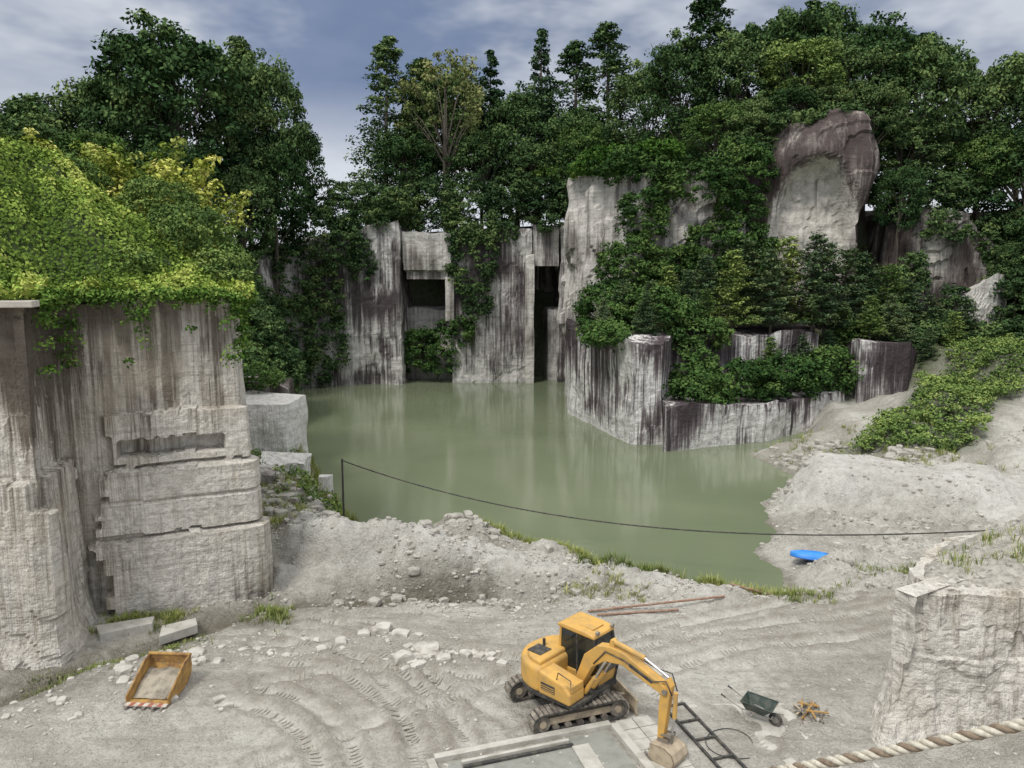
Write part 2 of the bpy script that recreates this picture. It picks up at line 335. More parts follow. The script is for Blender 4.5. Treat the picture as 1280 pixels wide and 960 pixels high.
# ------------------------------------------------------------ rock prisms
def prism(name,poly,zb,zt,mat,step=.4,amp=.5,f=.22,taper=0,tp=1,rib=.12,block=.5,ztv=.5,extra=None,seed=0,capz=0):
    poly=np.array(poly,float);n=len(poly)
    zt=np.broadcast_to(np.asarray(zt,float),(n,)).copy()
    area=.5*sum(poly[i][0]*poly[(i+1)%n][1]-poly[(i+1)%n][0]*poly[i][1] for i in range(n))
    if area<0: poly=poly[::-1];zt=zt[::-1]
    P=[];T=[];NN=[]
    for i in range(n):
        a,b_=poly[i],poly[(i+1)%n];L=np.linalg.norm(b_-a);k=max(1,int(L/step))
        nn=np.array([b_[1]-a[1],a[0]-b_[0]])/L
        for j in range(k):
            t=j/k;P.append(a+(b_-a)*t);T.append(zt[i]*(1-t)+zt[(i+1)%n]*t);NN.append(nn)
    P=np.array(P);T=np.array(T);NN=np.array(NN)
    NN=NN+np.roll(NN,1,0);NN/=np.linalg.norm(NN,axis=1)[:,None]
    m=len(P);T=T+(fbm(P[:,0]*.5,P[:,1]*.5,3,3,seed+5)-.5)*2*ztv+ztv*(np.round(vnoise(P[:,0]*.4,P[:,1]*.4,1,seed+6)*3)/3-.5)
    nz=max(2,int((zt.max()-zb)/step))
    t=np.linspace(0,1,nz+1)[:,None];Zg=zb+t*(T[None,:]-zb)
    Xg=np.repeat(P[None,:,0],nz+1,0);Yg=np.repeat(P[None,:,1],nz+1,0)
    d=amp*2*(fbm(Xg*f,Yg*f,Zg*f,4,seed)-.5)
    d+=block*amp*(np.round(vnoise(Xg*.33,Yg*.33,Zg*.22,seed+9)*4)/4-.5)
    d+=rib*2*(fbm(Xg*1.6,Yg*1.6,Zg*.12,3,seed+3)-.5)
    if extra is not None: d+=extra(Xg,Yg,Zg)
    off=d-taper*(t**tp)
    V=np.stack([Xg+NN[None,:,0]*off,Yg+NN[None,:,1]*off,Zg],-1).reshape(-1,3)
    F=[]
    for r in range(nz):
        for c_ in range(m):
            F.append((r*m+c_,r*m+(c_+1)%m,(r+1)*m+(c_+1)%m,(r+1)*m+c_))
    F.append(tuple(range(nz*m,(nz+1)*m)))
    me=bpy.data.meshes.new(name);me.from_pydata(V.tolist(),[],F);me.materials.append(mat);me.update()
    return link(name,me)
# back wall of quarry with two sawn recesses
prism('quarry_cliff',[(-42,92),(-30,93.5),(-26,97.2),(-21,98.8),(-14.3,99.3),(-14.3,109),(-7.8,109),(-7.8,101),(2.6,101),(2.6,112),(6.2,112),(6.2,101.4),(9,101),(12,126),(-42,126)],-2,
   [17,15,17,19.5,21,20,20,20,20,20.5,20.5,20.5,21,20,18],R_back,.4,.6,seed=1,rib=.35,ztv=.9,block=.9)
prism('rock_lintel',[(-14.1,100.2),(-11,99.9),(-7.9,100.6),(-7.9,108),(-14.1,108)],13.6,19.6,R_pale,.3,.35,seed=2,extra=lambda x,y,z:-.5*(z<14.6))
prism('rock_lintel',[(2.7,101.6),(6.1,101.6),(6.1,111),(2.7,111)],15.3,20.4,R_back,.3,.25,seed=3)
prism('rock_pillar',[(-8.6,100.6),(-7.6,100.4),(-7.6,102),(-8.6,102)],8.2,14,R_pale,.25,.15,seed=4)
prism('rock_pillar',[(1.7,100.3),(2.9,100.3),(2.9,102.2),(1.7,102.2)],-1,16.5,R_pale,.3,.25,seed=24)
prism('rock_ledge',[(4.9,104),(6.3,103.5),(6.3,110),(4.5,110)],-1,9.5,R_back,.3,.25,seed=5)
prism('rock_ledge',[(-14.2,105),(-8,105),(-8,109),(-14.2,109)],-1,9.6,R_pale,.4,.2,seed=6)
# right mass
prism('quarry_cliff',[(7,101),(6.4,88),(5.9,77.7),(9.9,63.1),(12.6,63.2),(14.8,70.5),(30,75),(34,92),(20,101)],-2,[8.8,9,8.6,8.6,8.4,8.4,8.6,9,9],R_low,.35,.35,seed=11,block=.9)
prism('quarry_cliff',[(12.3,60.6),(17,62.3),(21.9,64.5),(26,68),(31.5,72),(32,77),(14,72)],-2,[3.6,3.4,3.1,3,3,3.4,3.6],R_low,.3,.3,seed=12,block=.8)
prism('quarry_cliff',[(32.5,71.5),(37.6,72.3),(42,78),(35,84)],-1,[7.9,7.8,4.6,7.5],R_low,.3,.3,seed=13)
prism('quarry_cliff',[(7.2,103),(6.4,91),(8,87.2),(13,83),(19,82.5),(24,84.5),(27,86),(36,100),(36,122),(8,122)],7,[24,25.5,25,24.5,25,26,26,27,26,22],R_pale,.4,1.0,seed=14,taper=.5,block=1.6,rib=.3)
def domex(x,y,z):
    arch=((x-32.0)/4.2)**2+np.where(z>19,((z-19)/7.0)**2,((z-19)/16)**2)
    lean=1.3*ss((z-19)/7)*ss((x-34)/3)
    brow=.8*ss((z-23)/4)
    return lean+brow-2.2*ss((1.2-arch)/.45)*(y<87)
prism('rock_dome',[(22.5,88.5),(25.5,85),(29,83.2),(33,82.3),(36.6,83.0),(38.2,86.5),(40,96),(24,98)],7,[25,27,29.6,30.8,30.8,30,28,26],R_dome,.33,1.0,f=.22,seed=15,taper=2.6,tp=10,block=1.1,rib=.35,extra=domex,ztv=.9)
prism('quarry_cliff',[(40.5,87),(43.5,83.5),(49,82.3),(54,84),(60,90),(60,98),(42,98)],5,[19.5,21.5,20.5,17.5,17,21,22],R_dome2,.35,.9,f=.22,seed=16,taper=1.5,tp=2,block=1.8,rib=.3)
prism('rock_ledge',[(47.0,80.6),(50.3,80.0),(52,81),(51,84),(47,84)],6,[11.5,14.0,13.8,13.5,12],R_white,.3,.4,seed=17,block=1.5)
prism('quarry_cliff',[(-40,84),(-31,86),(-28.5,93),(-27,98),(-45,98)],4,[17,15.5,16,17,18],R_back,.4,.8,seed=18,taper=1)
# near left wall: boxy sawn faces with straight step cuts
def ledge(x,y,z):
    m=((x>-17.2)&(x<-10.4)&(y>27.8)&(y<31.4)).astype(float)
    k=ss((x+15.9+(np.round(fbm(z*.8,3,0,3,12)*6)/6-.5)*1.4)/.12)*m
    nz=(np.round(fbm(x*.7,3,0,2,77)*5)/5-.5)*.16
    k2=ss((x+15.2)/.1)*ss((-11.6-x)/.1)
    d=k*(.36*(z<8.8+nz)-.70*k2*((z<7.75+nz)&(z>7.1+nz))-.25*((z<6.75+nz)&(z>6.6+nz))+.26*(z<6.65+nz)-.10*((z<5.42)&(z>5.30))+.28*(z<3.95+nz*1.2)-.24*((z<4.08+nz*1.2)&(z>3.95+nz*1.2)))
    d+=m*(.07*(np.round(vnoise(x*1.1,y*1.1,z*.2,15)*4)/4-.5))
    n=((y<28.3)&(x<-14)).astype(float)
    d+=n*(.5*(z<5.2+np.round(vnoise(x*.6,y*.6,0,5)*3))+.4*(vnoise(x*.6,y*.6,z*.15,8)-.5)+.35*(np.round(vnoise(x*1.2,y*1.2,z*.3,19)*4)/4-.5))
    d+=.5*ss((2.2-z)/2.5)*n
    d+=.05*(fbm(x*4,y*4,z*4,3,14)-.5)
    return d
prism('quarry_wall',[(-62,22),(-30,23.4),(-19,24.4),(-15.9,25),(-16.2,26.6),(-16.8,28.3),(-13.6,29.5),(-10.9,30.7),(-11.4,33.2),(-23,51),(-34,72),(-62,72)],-.5,
  [13]*3+[13.1,13.2,12.8,13.1,13.1]+[13,13,13,13],R_wall,.105,.08,f=.4,rib=.12,block=.7,ztv=.14,extra=ledge,seed=21,taper=.35)
plan('concrete_coping',[(-19,23.9),(-15.3,24.6),(-15.6,25.5),(-19,25.2)],13.0,13.22,plain('coping',(.50,.46,.40),.9,bm=.4),bevel=.03)
prism('stone_block',[(-17.6,45.6),(-13.9,46.4),(-13.6,50),(-18.5,51)],1,[6.3,6.2,6.2,6.5],R_white,.2,.2,f=.6,seed=31,ztv=.08,block=1)
prism('stone_block',[(-19,50),(-15.6,51.5),(-16.2,56),(-21,57)],1,[7.3,6.6,6.4,7.2],R_dome2,.3,.5,seed=32)
prism('stone_block',[(-11.95,46.2),(-11.35,46.4),(-11.2,46.9),(-12.0,46.8)],.2,1.7,R_white,.15,.05,seed=33,ztv=.02)
prism('stone_block',[(-15.4,38.6),(-12.6,39.6),(-12.9,42),(-16,42)],.5,[3.9,3.3,3.4,4.2],R_pale,.15,.4,f=.5,seed=34,block=1.5)
prism('stone_block',[(-14.5,42.6),(-12.1,43.3),(-12.2,45),(-15,45)],.5,[3.7,3.2,3.2,3.8],R_white,.15,.3,f=.5,seed=35,block=1.5)
# near right rock shelf
SH=[(10.5,19.9),(13,19.6),(17,19.2),(24,18.6),(24,27),(14.5,25.5),(11.8,22.6)]
prism('quarry_wall',SH,.3,[5.3,5.3,5.5,5.6,5.6,5.2,5.2],R_wall,.085,.24,f=.8,rib=.26,ztv=.16,block=1.1,seed=41,taper=.40,
  extra=lambda x,y,z:.7*ss((3.0-z)/3.2)*ss((12.2-x)/1.8)+.12*(fbm(x*5,y*5,z*5,3,4)-.5)+.10*(z<3.3+.4*vnoise(x,y,0,3)))
gx=np.linspace(10,24,150);gy=np.linspace(18.8,27,90);GX,GY=np.meshgrid(gx,gy);SHp=np.array(SH)
def shelf(x,y):
    z=5.25+ss((x-11.3)/6)*ss((y-19.6)/2.4)*1.2-.35*np.maximum(0,y-22.5)+(fbm(x*1.2,y*1.2,0,4,4)-.5)*.6
    return z-.9*(1-ss((-sdist(x,y,SHp)-.35)/.5))
GZ=shelf(GX,GY);q=sdist(GX,GY,SHp).ravel()<-.3
ii=np.arange(GX.size).reshape(GX.shape);Fh=np.stack([ii[:-1,:-1],ii[:-1,1:],ii[1:,1:],ii[1:,:-1]],-1).reshape(-1,4);Fh=Fh[q[Fh].all(1)]
link('gravel_heap',np_mesh('gravel_heap',np.stack([GX,GY,GZ],-1).reshape(-1,3),Fh,[plain('gravel_dark',(.40,.375,.325),.95,dirt=(.18,.165,.14),dsc=4,dam=.9,bm=1.0)],smooth=True))
# ------------------------------------------------------------ foliage machinery
def unit(a): return a/(np.linalg.norm(a,axis=-1,keepdims=True)+1e-9)
def leafgeo(P,Nn,size,tint,wid=.55):
    n=len(P);r=unit(rng.normal(size=(n,3)));t=unit(np.cross(Nn,r));b=np.cross(Nn,t)
    s=(size*rng.uniform(.6,1.3,n))[:,None]
    V=np.stack([P+t*s,P+b*s*wid,P-t*s,P-b*s*wid],1).reshape(-1,3)
    F=np.arange(4*n).reshape(n,4);return V,F,np.repeat(tint,4)
def clumps(C,R,per,size,upb=.4,flat=.75,tvar=.28,tint0=None):
    n=len(C);tc=rng.uniform(.1,.85,n) if tint0 is None else tint0
    d=unit(rng.normal(size=(n,per,3)));flip=rng.random((n,per))<.65
    d[...,2]=np.where(flip,np.abs(d[...,2]),d[...,2])
    rad=rng.uniform(.2,1.25,(n,per,1))**.6
    P=C[:,None,:]+d*rad*np.asarray(R).reshape(n,1,1)*np.array([1,1,flat])
    nn=unit(d*.7+rng.normal(size=d.shape)*.55+np.array([0,0,upb]))
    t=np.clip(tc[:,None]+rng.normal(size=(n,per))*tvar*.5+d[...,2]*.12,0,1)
    return leafgeo(P.reshape(-1,3),nn.reshape(-1,3),size,t.ravel())
def blobs_obj(name,blobs,mat,cr=.72,per=62,leaf=.18,dens=.62):
    C=[];R=[];T=[]
    for (cx,cy,cz,rx,ry,rz) in blobs:
        area=4*np.pi*((rx*ry)**1.6/3+(rx*rz)**1.6/3+(ry*rz)**1.6/3)**(1/1.6)
        n=int(area*dens/(cr*cr))+4
        d=unit(rng.normal(size=(n,3)));d=d[d[:,2]>-.75];n=len(d)
        k=.62+.55*fbm(d[:,0]*2+cx,d[:,1]*2+cy,d[:,2]*2+cz,3,6)+rng.uniform(-.10,.14,n)
        C.append(np.array([cx,cy,cz])+d*np.array([rx,ry,rz])*k[:,None]);R.append(rng.uniform(.45,1.4,n)*cr)
        T.append(np.clip(.45+1.2*(fbm(C[-1][:,0]*.3,C[-1][:,1]*.3,C[-1][:,2]*.3,3,2)-.5)+rng.normal(size=n)*.2,0,1))
    V,F,t=clumps(np.concatenate(C),np.concatenate(R),per,leaf,tint0=np.concatenate(T))
    return link(name,np_mesh(name,V,F,[mat],tint=t))
def join_tree(name,parts,leaf,leafmat):
    V=[];F=[];mi=[];t=[];o=0
    for (v,f) in parts: V.append(v);F.append(f+o);mi.append(np.zeros(len(f)));t.append(np.zeros(len(v)));o+=len(v)
    v,f,tt=leaf;V.append(v);F.append(f+o);mi.append(np.ones(len(f)));t.append(tt)
    return np_mesh(name,np.concatenate(V),np.concatenate(F),[M_bark,leafmat],np.concatenate(mi),np.concatenate(t))
def mk_broad(seed,mat,n=230,per=62,leaf=.20,sparse=1.0,low=.25):
    global rng;rng=np.random.default_rng(seed)
    Hh=16.;tr=np.array([[0,0,-3],[.1,.1,2],[.3,-.1,6],[.1,.2,10],[0,0,13.5]]);parts=[tube_geo(tr,[.36,.3,.22,.13,.05],8)]
    lob=unit(rng.normal(size=(11,3)));lob[:,2]=np.abs(lob[:,2])*.9-.15;lr=rng.uniform(.72,1.08,11)
    d=unit(rng.normal(size=(n,3)));d[:,2]=np.where(d[:,2]<-.45,-d[:,2],d[:,2])
    sim=(d@unit(lob).T);near=sim.max(1);k=(.58+.45*ss((near-.55)/.4)*lr[sim.argmax(1)])*rng.uniform(.4,1,n)**.35
    c0=Hh*(low+ (1-low)*.5);C=np.array([0,0,c0])+d*np.array([5.9,5.9,Hh*(1-low)*.56])*k[:,None]
    for i in range(0,n,max(1,n//14)):
        e=C[i];s=np.array([0,0,max(2,e[2]*.55)]);m=(s+e)/2+np.array([0,0,.5]);parts.append(tube_geo([s,m,e],[.10,.06,.02],5))
    R=rng.uniform(.5,1.3,n)*sparse
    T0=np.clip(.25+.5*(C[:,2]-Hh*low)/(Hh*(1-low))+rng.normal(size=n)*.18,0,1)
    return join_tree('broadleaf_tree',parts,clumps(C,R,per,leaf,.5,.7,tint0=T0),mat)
def mk_cedar(seed,mat,n=170,Hh=22,rb=3.0,per=46,leaf=.19,droop=.3,base=.2,pw=.7):
    global rng;rng=np.random.default_rng(seed)
    parts=[tube_geo([[0,0,-3],[.05,0,Hh*.5],[0,0,Hh*.98]],[.34,.2,.03],7)]
    u=rng.random(n)**.85;z=Hh*(base+(1-base)*u);r=rb*(1-u)**pw*rng.uniform(.3,1.1,n)+.1
    a=rng.uniform(0,2*np.pi,n);C=np.stack([r*np.cos(a),r*np.sin(a),z-r*droop],1)
    for i in range(0,n,6): parts.append(tube_geo([[0,0,C[i][2]+r[i]*droop*.6],C[i]],[.07,.02],4))
    R=(.35+.8*(1-u))*rng.uniform(.7,1.25,n)*rb/3*.9+.15
    return join_tree('cedar_tree',parts,clumps(C,R,per,leaf,.6,.6),mat)
def mk_young(seed,mat):
    global rng;rng=np.random.default_rng(seed)
    Hh=8.;parts=[tube_geo([[0,0,-1.5],[.05,0,4],[0,0,7.8]],[.13,.08,.015],6)];P=[];Nn=[];T=[]
    for w in np.arange(.8,7.6,.44):
        nb=rng.integers(5,8);L=2.3*(1-(w/8.3))**.75+.15
        for k in range(nb):
            a=rng.uniform(0,2*np.pi);l=L*rng.uniform(.65,1.15);e=np.array([np.cos(a)*l,np.sin(a)*l,w+l*.18+rng.normal()*.1])
            s=np.array([0,0,w]);parts.append(tube_geo([s,e],[.03,.01],4));tt=rng.uniform(.4,1.1)
            m=int(50*l/1.5)+12;u=rng.random(m)**.7
            p=s+(e-s)*u[:,None]+rng.normal(size=(m,3))*np.array([.22,.22,.12])*(1.1-.4*u[:,None])
            P.append(p);Nn.append(unit(rng.normal(size=(m,3))*.5+np.array([0,0,1])));T.append(np.clip(tt+.3*(u-.5)+rng.normal(size=m)*.1,0,1))
    return join_tree('pine_tree',parts,leafgeo(np.concatenate(P),np.concatenate(Nn),.15,np.concatenate(T),.4),mat)
def mk_bamboo(seed):
    global rng;rng=np.random.default_rng(seed);parts=[];C=[]
    for i in range(18):
        a=rng.uniform(0,6.28);r0=rng.uniform(0,1.3);h=rng.uniform(6,9.5);b_=np.array([r0*np.cos(a),r0*np.sin(a),-1]);dx=np.array([np.cos(a),np.sin(a),0])*rng.uniform(.8,2.8)
        u=np.linspace(0,1,8)[:,None];pts=b_+np.array([0,0,1.])*h*(u-.14*u**4)+dx*u**2.6
        parts.append(tube_geo(pts,.035*(1.1-u[:,0]),5))
        for k in range(10):
            q=.25+.75*k/9;C.append(b_+np.array([0,0,1.])*h*(q-.14*q**4)+dx*q**2.6+rng.normal(size=3)*.2)
    C=np.array(C);return join_tree('bamboo',parts,clumps(C,rng.uniform(.3,.7,len(C)),50,.14,.6,.9),M_bamb)
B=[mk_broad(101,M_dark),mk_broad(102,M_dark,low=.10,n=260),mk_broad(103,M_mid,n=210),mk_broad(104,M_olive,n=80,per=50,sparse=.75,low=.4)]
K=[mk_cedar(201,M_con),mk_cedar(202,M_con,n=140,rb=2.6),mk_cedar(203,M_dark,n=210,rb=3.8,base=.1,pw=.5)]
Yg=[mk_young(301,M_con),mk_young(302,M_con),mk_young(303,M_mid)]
BM=mk_bamboo(401)
rng=np.random.default_rng(99)
def T(me,x,y,z,h,w,h0,name):
    a=random.uniform(0,6.28);s=h/h0
    link(name,me,(x,y,z),(random.uniform(-.03,.03),random.uniform(-.03,.03),a),(w,w,s))
def BR(i,x,y,z,top,rad): T(B[i],x,y,z,top-z,rad/5.6,16.,'broadleaf_tree')
def CE(i,x,y,z,top,rad): T(K[i],x,y,z,top-z,rad/3.,22.,'cedar_tree')
# left group
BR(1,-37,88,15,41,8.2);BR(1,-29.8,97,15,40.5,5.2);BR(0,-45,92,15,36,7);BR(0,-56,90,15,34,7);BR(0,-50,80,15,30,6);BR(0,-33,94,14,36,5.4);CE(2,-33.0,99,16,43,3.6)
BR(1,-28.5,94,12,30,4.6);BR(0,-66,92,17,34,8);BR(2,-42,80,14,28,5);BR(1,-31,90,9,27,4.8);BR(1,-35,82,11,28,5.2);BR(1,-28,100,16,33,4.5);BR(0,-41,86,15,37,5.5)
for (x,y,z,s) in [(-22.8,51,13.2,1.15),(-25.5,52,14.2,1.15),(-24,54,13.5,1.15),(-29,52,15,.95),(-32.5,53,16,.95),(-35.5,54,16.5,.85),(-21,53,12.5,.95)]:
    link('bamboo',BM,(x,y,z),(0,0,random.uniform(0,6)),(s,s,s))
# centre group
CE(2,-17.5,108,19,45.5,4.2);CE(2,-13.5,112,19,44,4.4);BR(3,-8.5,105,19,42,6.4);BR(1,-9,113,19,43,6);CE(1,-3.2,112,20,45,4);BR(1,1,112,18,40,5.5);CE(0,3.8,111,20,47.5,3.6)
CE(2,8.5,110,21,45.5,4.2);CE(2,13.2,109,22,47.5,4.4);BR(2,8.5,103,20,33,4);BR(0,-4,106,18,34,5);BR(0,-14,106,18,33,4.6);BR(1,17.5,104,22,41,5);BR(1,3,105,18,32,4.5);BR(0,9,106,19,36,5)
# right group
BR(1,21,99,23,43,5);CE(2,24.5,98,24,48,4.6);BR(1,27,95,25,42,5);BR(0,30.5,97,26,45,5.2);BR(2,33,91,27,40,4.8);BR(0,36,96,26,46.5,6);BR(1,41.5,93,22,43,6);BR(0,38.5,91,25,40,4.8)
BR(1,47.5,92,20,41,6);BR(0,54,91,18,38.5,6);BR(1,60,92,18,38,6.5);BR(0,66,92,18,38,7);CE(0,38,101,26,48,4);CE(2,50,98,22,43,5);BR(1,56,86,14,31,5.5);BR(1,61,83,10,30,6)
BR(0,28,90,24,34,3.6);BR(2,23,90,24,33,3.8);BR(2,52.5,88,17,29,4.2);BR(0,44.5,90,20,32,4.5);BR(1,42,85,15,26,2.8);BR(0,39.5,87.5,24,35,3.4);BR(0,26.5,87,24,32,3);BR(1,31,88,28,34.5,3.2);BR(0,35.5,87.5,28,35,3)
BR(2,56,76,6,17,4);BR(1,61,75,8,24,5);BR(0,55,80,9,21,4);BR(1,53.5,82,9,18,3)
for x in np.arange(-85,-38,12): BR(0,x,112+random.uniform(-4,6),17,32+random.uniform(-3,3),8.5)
for x in np.arange(-10,95,11): BR(0,x,122+random.uniform(-4,6),19,38+random.uniform(-4,4),8)
for x in (-26,-22): BR(0,x,150,14,30+random.uniform(-2,1),5.5)
# young conifers on terraces
for i,(x,y,z,h) in enumerate([(17,75,8.5,6),(19.3,77,8.5,7.5),(21.6,75.6,8.5,8),(23.6,78,8.5,9),(25.5,75.8,8.4,8.2),(27.6,77.5,8.4,9.4),(29.6,76,8.4,9.6),(31.6,78,8,9.2),(15.5,77,8.5,6.5),(13,72,8.5,5),(10.5,73,8.5,5.2),(15,81,9,8),
   (34,79,7.5,9.2),(36.5,80,7,9.4),(38.8,80,6.5,8.6),(41,80,6,7.6),(43,79,5.5,6.6),(33,76.5,6,5),(39,77,5,6),(46,78,6,6),(18.3,72.9,8.3,4.5),(12,69,8.3,4.2),(28,73.5,3.4,5),(24.5,72.4,3.3,5),(8.3,70,8.5,3.5),(31,75,3.3,5.5),
   (35.2,75.5,7.6,4.5),(37.5,76,7.2,5),(40.5,74.5,4.5,4.5),(43.5,75.5,5.5,5)]):
    s=h/8.*1.05;link('pine_tree',Yg[i%3],(x,y,z),(0,0,random.uniform(0,6)),(s*1.15,s*1.15,s))
# ------------------------------------------------------------ vegetation masses
blobs_obj('cliff_foliage',[(-30,85,3.5,4,6,4),(-31.5,90,8,5,5,6),(-27.5,95.5,6,3,2.5,6),(-34,84,12,6,6,6),(-28,96.5,13,3.5,3,5),(-24,98,18.5,4.5,2.5,4),(-19.5,100.5,22.5,5.5,3,3.5),
 (-24.2,97.8,11,2.6,1.4,5),(-21.5,98.6,17,2.5,1.3,3.5),(-23,74,4.5,2,5,3),(-28,75,8,5,6,5),(-22.8,98,5,1.6,1,4),(-25,97,2,2.2,1.5,2.5),(-19,99,15.5,1.6,.9,3),
 (-11,103,23,4.5,3,4),(-5,102.5,22,4.5,3,4.5),(0,103,23.5,4,3,3.5),(5,103.5,24,4,2.5,3.2),(-5,100.6,15.5,2.9,1.2,4.5),(-4.5,100.5,10.5,1.8,1,2.5),(-6.5,101,19,2,1.2,3),(-15,100.5,23,2,2,2),(9,106,24,4,3,3),(5,100.8,20.5,1.5,.7,1.2),(-1,100.6,19.6,1.6,.7,1.5),
 (33,94,29,7,5,2.5),(26,85.5,26.5,2,2,2.5),(30,84.5,30.4,2.4,1.5,.9),(35,84.8,31,2.2,1.4,.8),(46,88,23,6,4,2.5),(55,86,17,5,4,4),(55,79,11,5,5,5),(54,73,7,5,4,3),(50,76,7,4,3,2.5),(44.5,80,8,4,2,2.5),(41,84,11,2,2,4),(47,81.5,11,1.5,1,2),(46,83,19,2.2,1,2),(43,83,14,1.5,1,2.5)],M_dark)
blobs_obj('cliff_foliage',[(-12.4,102,3.6,2.2,1.5,3.6),(-9.4,101.6,3.8,2,1.5,3.8),(-6.6,100.4,6.5,1.6,1,2.2),(14,85,25.2,5,3.5,2.2),(20,82.5,23,5,3,2.6),(24.4,84.5,25,3.6,3,3.4),
 (13.6,81.5,20,2.4,2,3),(12.5,80.6,14.5,3.6,2.6,3.4),(21,80.5,16.5,3.6,2,3.0),(17,80.6,13,4,2,4),(9.8,77,10.6,3,5,2.8),(13.5,73.4,10.4,3.6,4,2.2),(25.5,82,15,3,2,3.6),(24,82,20.5,2.5,1.6,2.5),
 (16.2,64.7,4.2,2.6,2,1.5),(20.8,67.4,4.6,3.4,2.4,2),(25.6,70.3,4.6,3.4,2.4,2),(30.6,73.4,4.8,2.6,2.4,2.6),(16.4,68.6,4.6,2,2,3),(17,71.2,8.6,3,1.6,1.6),(8.2,67.5,8.8,1.8,4,1),(36,77.5,8,3,2,1.8)],M_mid)
blobs_obj('vine_foliage',[(11,88,26.4,3.8,3,1.6),(8.4,90,25.8,1.8,3,1.2),(4.6,103,27,1.6,1.5,1),(15.5,84,27,2.5,2,1)],M_vine,cr=.7,per=70,leaf=.16)
def scatter(name,mat,n,xr,yr,mask,leaf,hgt,freq=.5,rad=.35,per=26):
    x=rng.uniform(*xr,n);y=rng.uniform(*yr,n);k=mask(x,y);x=x[k];y=y[k];z=H(x,y)
    kk=z>.12;x=x[kk];y=y[kk];z=z[kk]
    b_=fbm(x*freq,y*freq,0,3,55);z=z+hgt*np.clip(b_*1.6-.3,0,1)
    V,F,t=clumps(np.stack([x,y,z],1),rng.uniform(.6,1.3,len(x))*rad,per,leaf,.6,.7,tint0=np.clip(b_+rng.normal(size=len(x))*.2,0,1))
    return link(name,np_mesh(name,V,F,[mat],tint=t))
scatter('hill_foliage',M_mid,11000,(23,70),(48,82),lambda x,y:sdist(x,y,GH)+3.5*(fbm(x*.4,y*.4,0,3,8)-.5)<-.1,.12,1.0,.5,.42,26)
scatter('slope_foliage',M_dark,3600,(40,70),(76,90),lambda x,y:x>36,.2,1.5,.4,.8,34)
scatter('bank_foliage',M_mid,2600,(-21,-8),(36,66),lambda x,y:(fbm(x*.35,y*.35,0,3,18)>.52),.10,.4,.6,.3,22)
scatter('bank_foliage',M_dark,2500,(-36,-18),(58,92),lambda x,y:x<1e3,.2,1.5,.4,.7,40)
blobs_obj('bank_foliage',[(-17,51,7.2,1.6,1.6,.9),(-18.5,47.5,6.6,1.3,1.5,.8),(-15.2,45,2.6,1,1,.8)],M_mid,cr=.4,per=50,leaf=.1)
# vine covered hill above the near wall
EX=[0,1.4,3,6,9.7,20,45];EZ=[.2,1.2,2.5,4.4,6.4,8.6,10]
WP=np.array([(-61,22.2),(-30,23.7),(-19,24.7),(-16.2,25.3),(-16.9,28.7),(-11.3,31),(-11.7,33.2),(-22.3,49.5),(-61,49.5)])
FE=[(-61,22.2),(-30,23.6),(-19,24.6),(-15.9,25.1),(-16.9,28.5),(-10.8,30.8)]
def mound(x,y):
    xe=-10.7-np.maximum(0,y-31)*.62;dl=np.maximum(0,xe-x);de=pdist(x,y,FE)
    return 12.9+np.interp(dl,EX,EZ)*ss((de+.3)/6.5)**.8*ss((57-y)/8)+(fbm(x*.35,y*.35,0,4,61)-.45)*2.0*ss(de/2)*ss(dl/2)
gx=np.linspace(-60,-10.7,230);gy=np.linspace(22.3,49.4,140);GX,GY=np.meshgrid(gx,gy);GZ=mound(GX,GY)-.05
inn=sdist(GX,GY,WP)<0
q=np.stack([GX,GY,GZ],-1).reshape(-1,3);ii=np.arange(GX.size).reshape(GX.shape);F=np.stack([ii[:-1,:-1],ii[:-1,1:],ii[1:,1:],ii[1:,:-1]],-1).reshape(-1,4)
F=F[inn.ravel()[F].all(1)]
link('vine_hill',np_mesh('vine_hill',q,F,[plain('hill_soil',(.07,.10,.033),.95)],smooth=True))
n=330000;x=rng.uniform(-46,-10.4,n);y=rng.uniform(22,50,n)
k=(sdist(x,y,np.array([(-61,22),(-19,24.5),(-15.8,25.0),(-16.8,28.3),(-10.7,30.6),(-11.2,33.2),(-22.5,50),(-61,50)]))<.25)&(x/y>-.95);x=x[k];y=y[k];n=len(x)
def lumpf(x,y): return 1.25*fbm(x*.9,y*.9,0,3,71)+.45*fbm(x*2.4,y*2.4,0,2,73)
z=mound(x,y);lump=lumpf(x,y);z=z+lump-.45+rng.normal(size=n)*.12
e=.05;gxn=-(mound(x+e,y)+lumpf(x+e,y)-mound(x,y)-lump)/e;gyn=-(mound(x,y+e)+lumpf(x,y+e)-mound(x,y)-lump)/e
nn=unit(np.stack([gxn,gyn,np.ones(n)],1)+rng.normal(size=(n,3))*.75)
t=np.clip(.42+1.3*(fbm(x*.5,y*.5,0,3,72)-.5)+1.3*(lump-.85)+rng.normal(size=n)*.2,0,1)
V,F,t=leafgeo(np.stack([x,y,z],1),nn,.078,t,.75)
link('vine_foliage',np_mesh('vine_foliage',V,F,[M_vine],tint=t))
blobs_obj('hill_shrub',[(-14.5,36,15.8,1.6,1.5,1.1),(-19,42,17.9,1.8,1.8,1.2),(-16.5,38.5,16.4,1.5,1.5,1.0),(-23,41,19,1.6,1.6,1.1),(-12.6,34,14.2,1.1,1.2,.9),(-19.5,33.5,16.6,1.3,1.2,.7),(-15.5,31.5,14.4,1,.8,.5),(-22,37,18.4,1.2,1,.8)],M_mid,cr=.42,per=60,leaf=.085)
C=[]
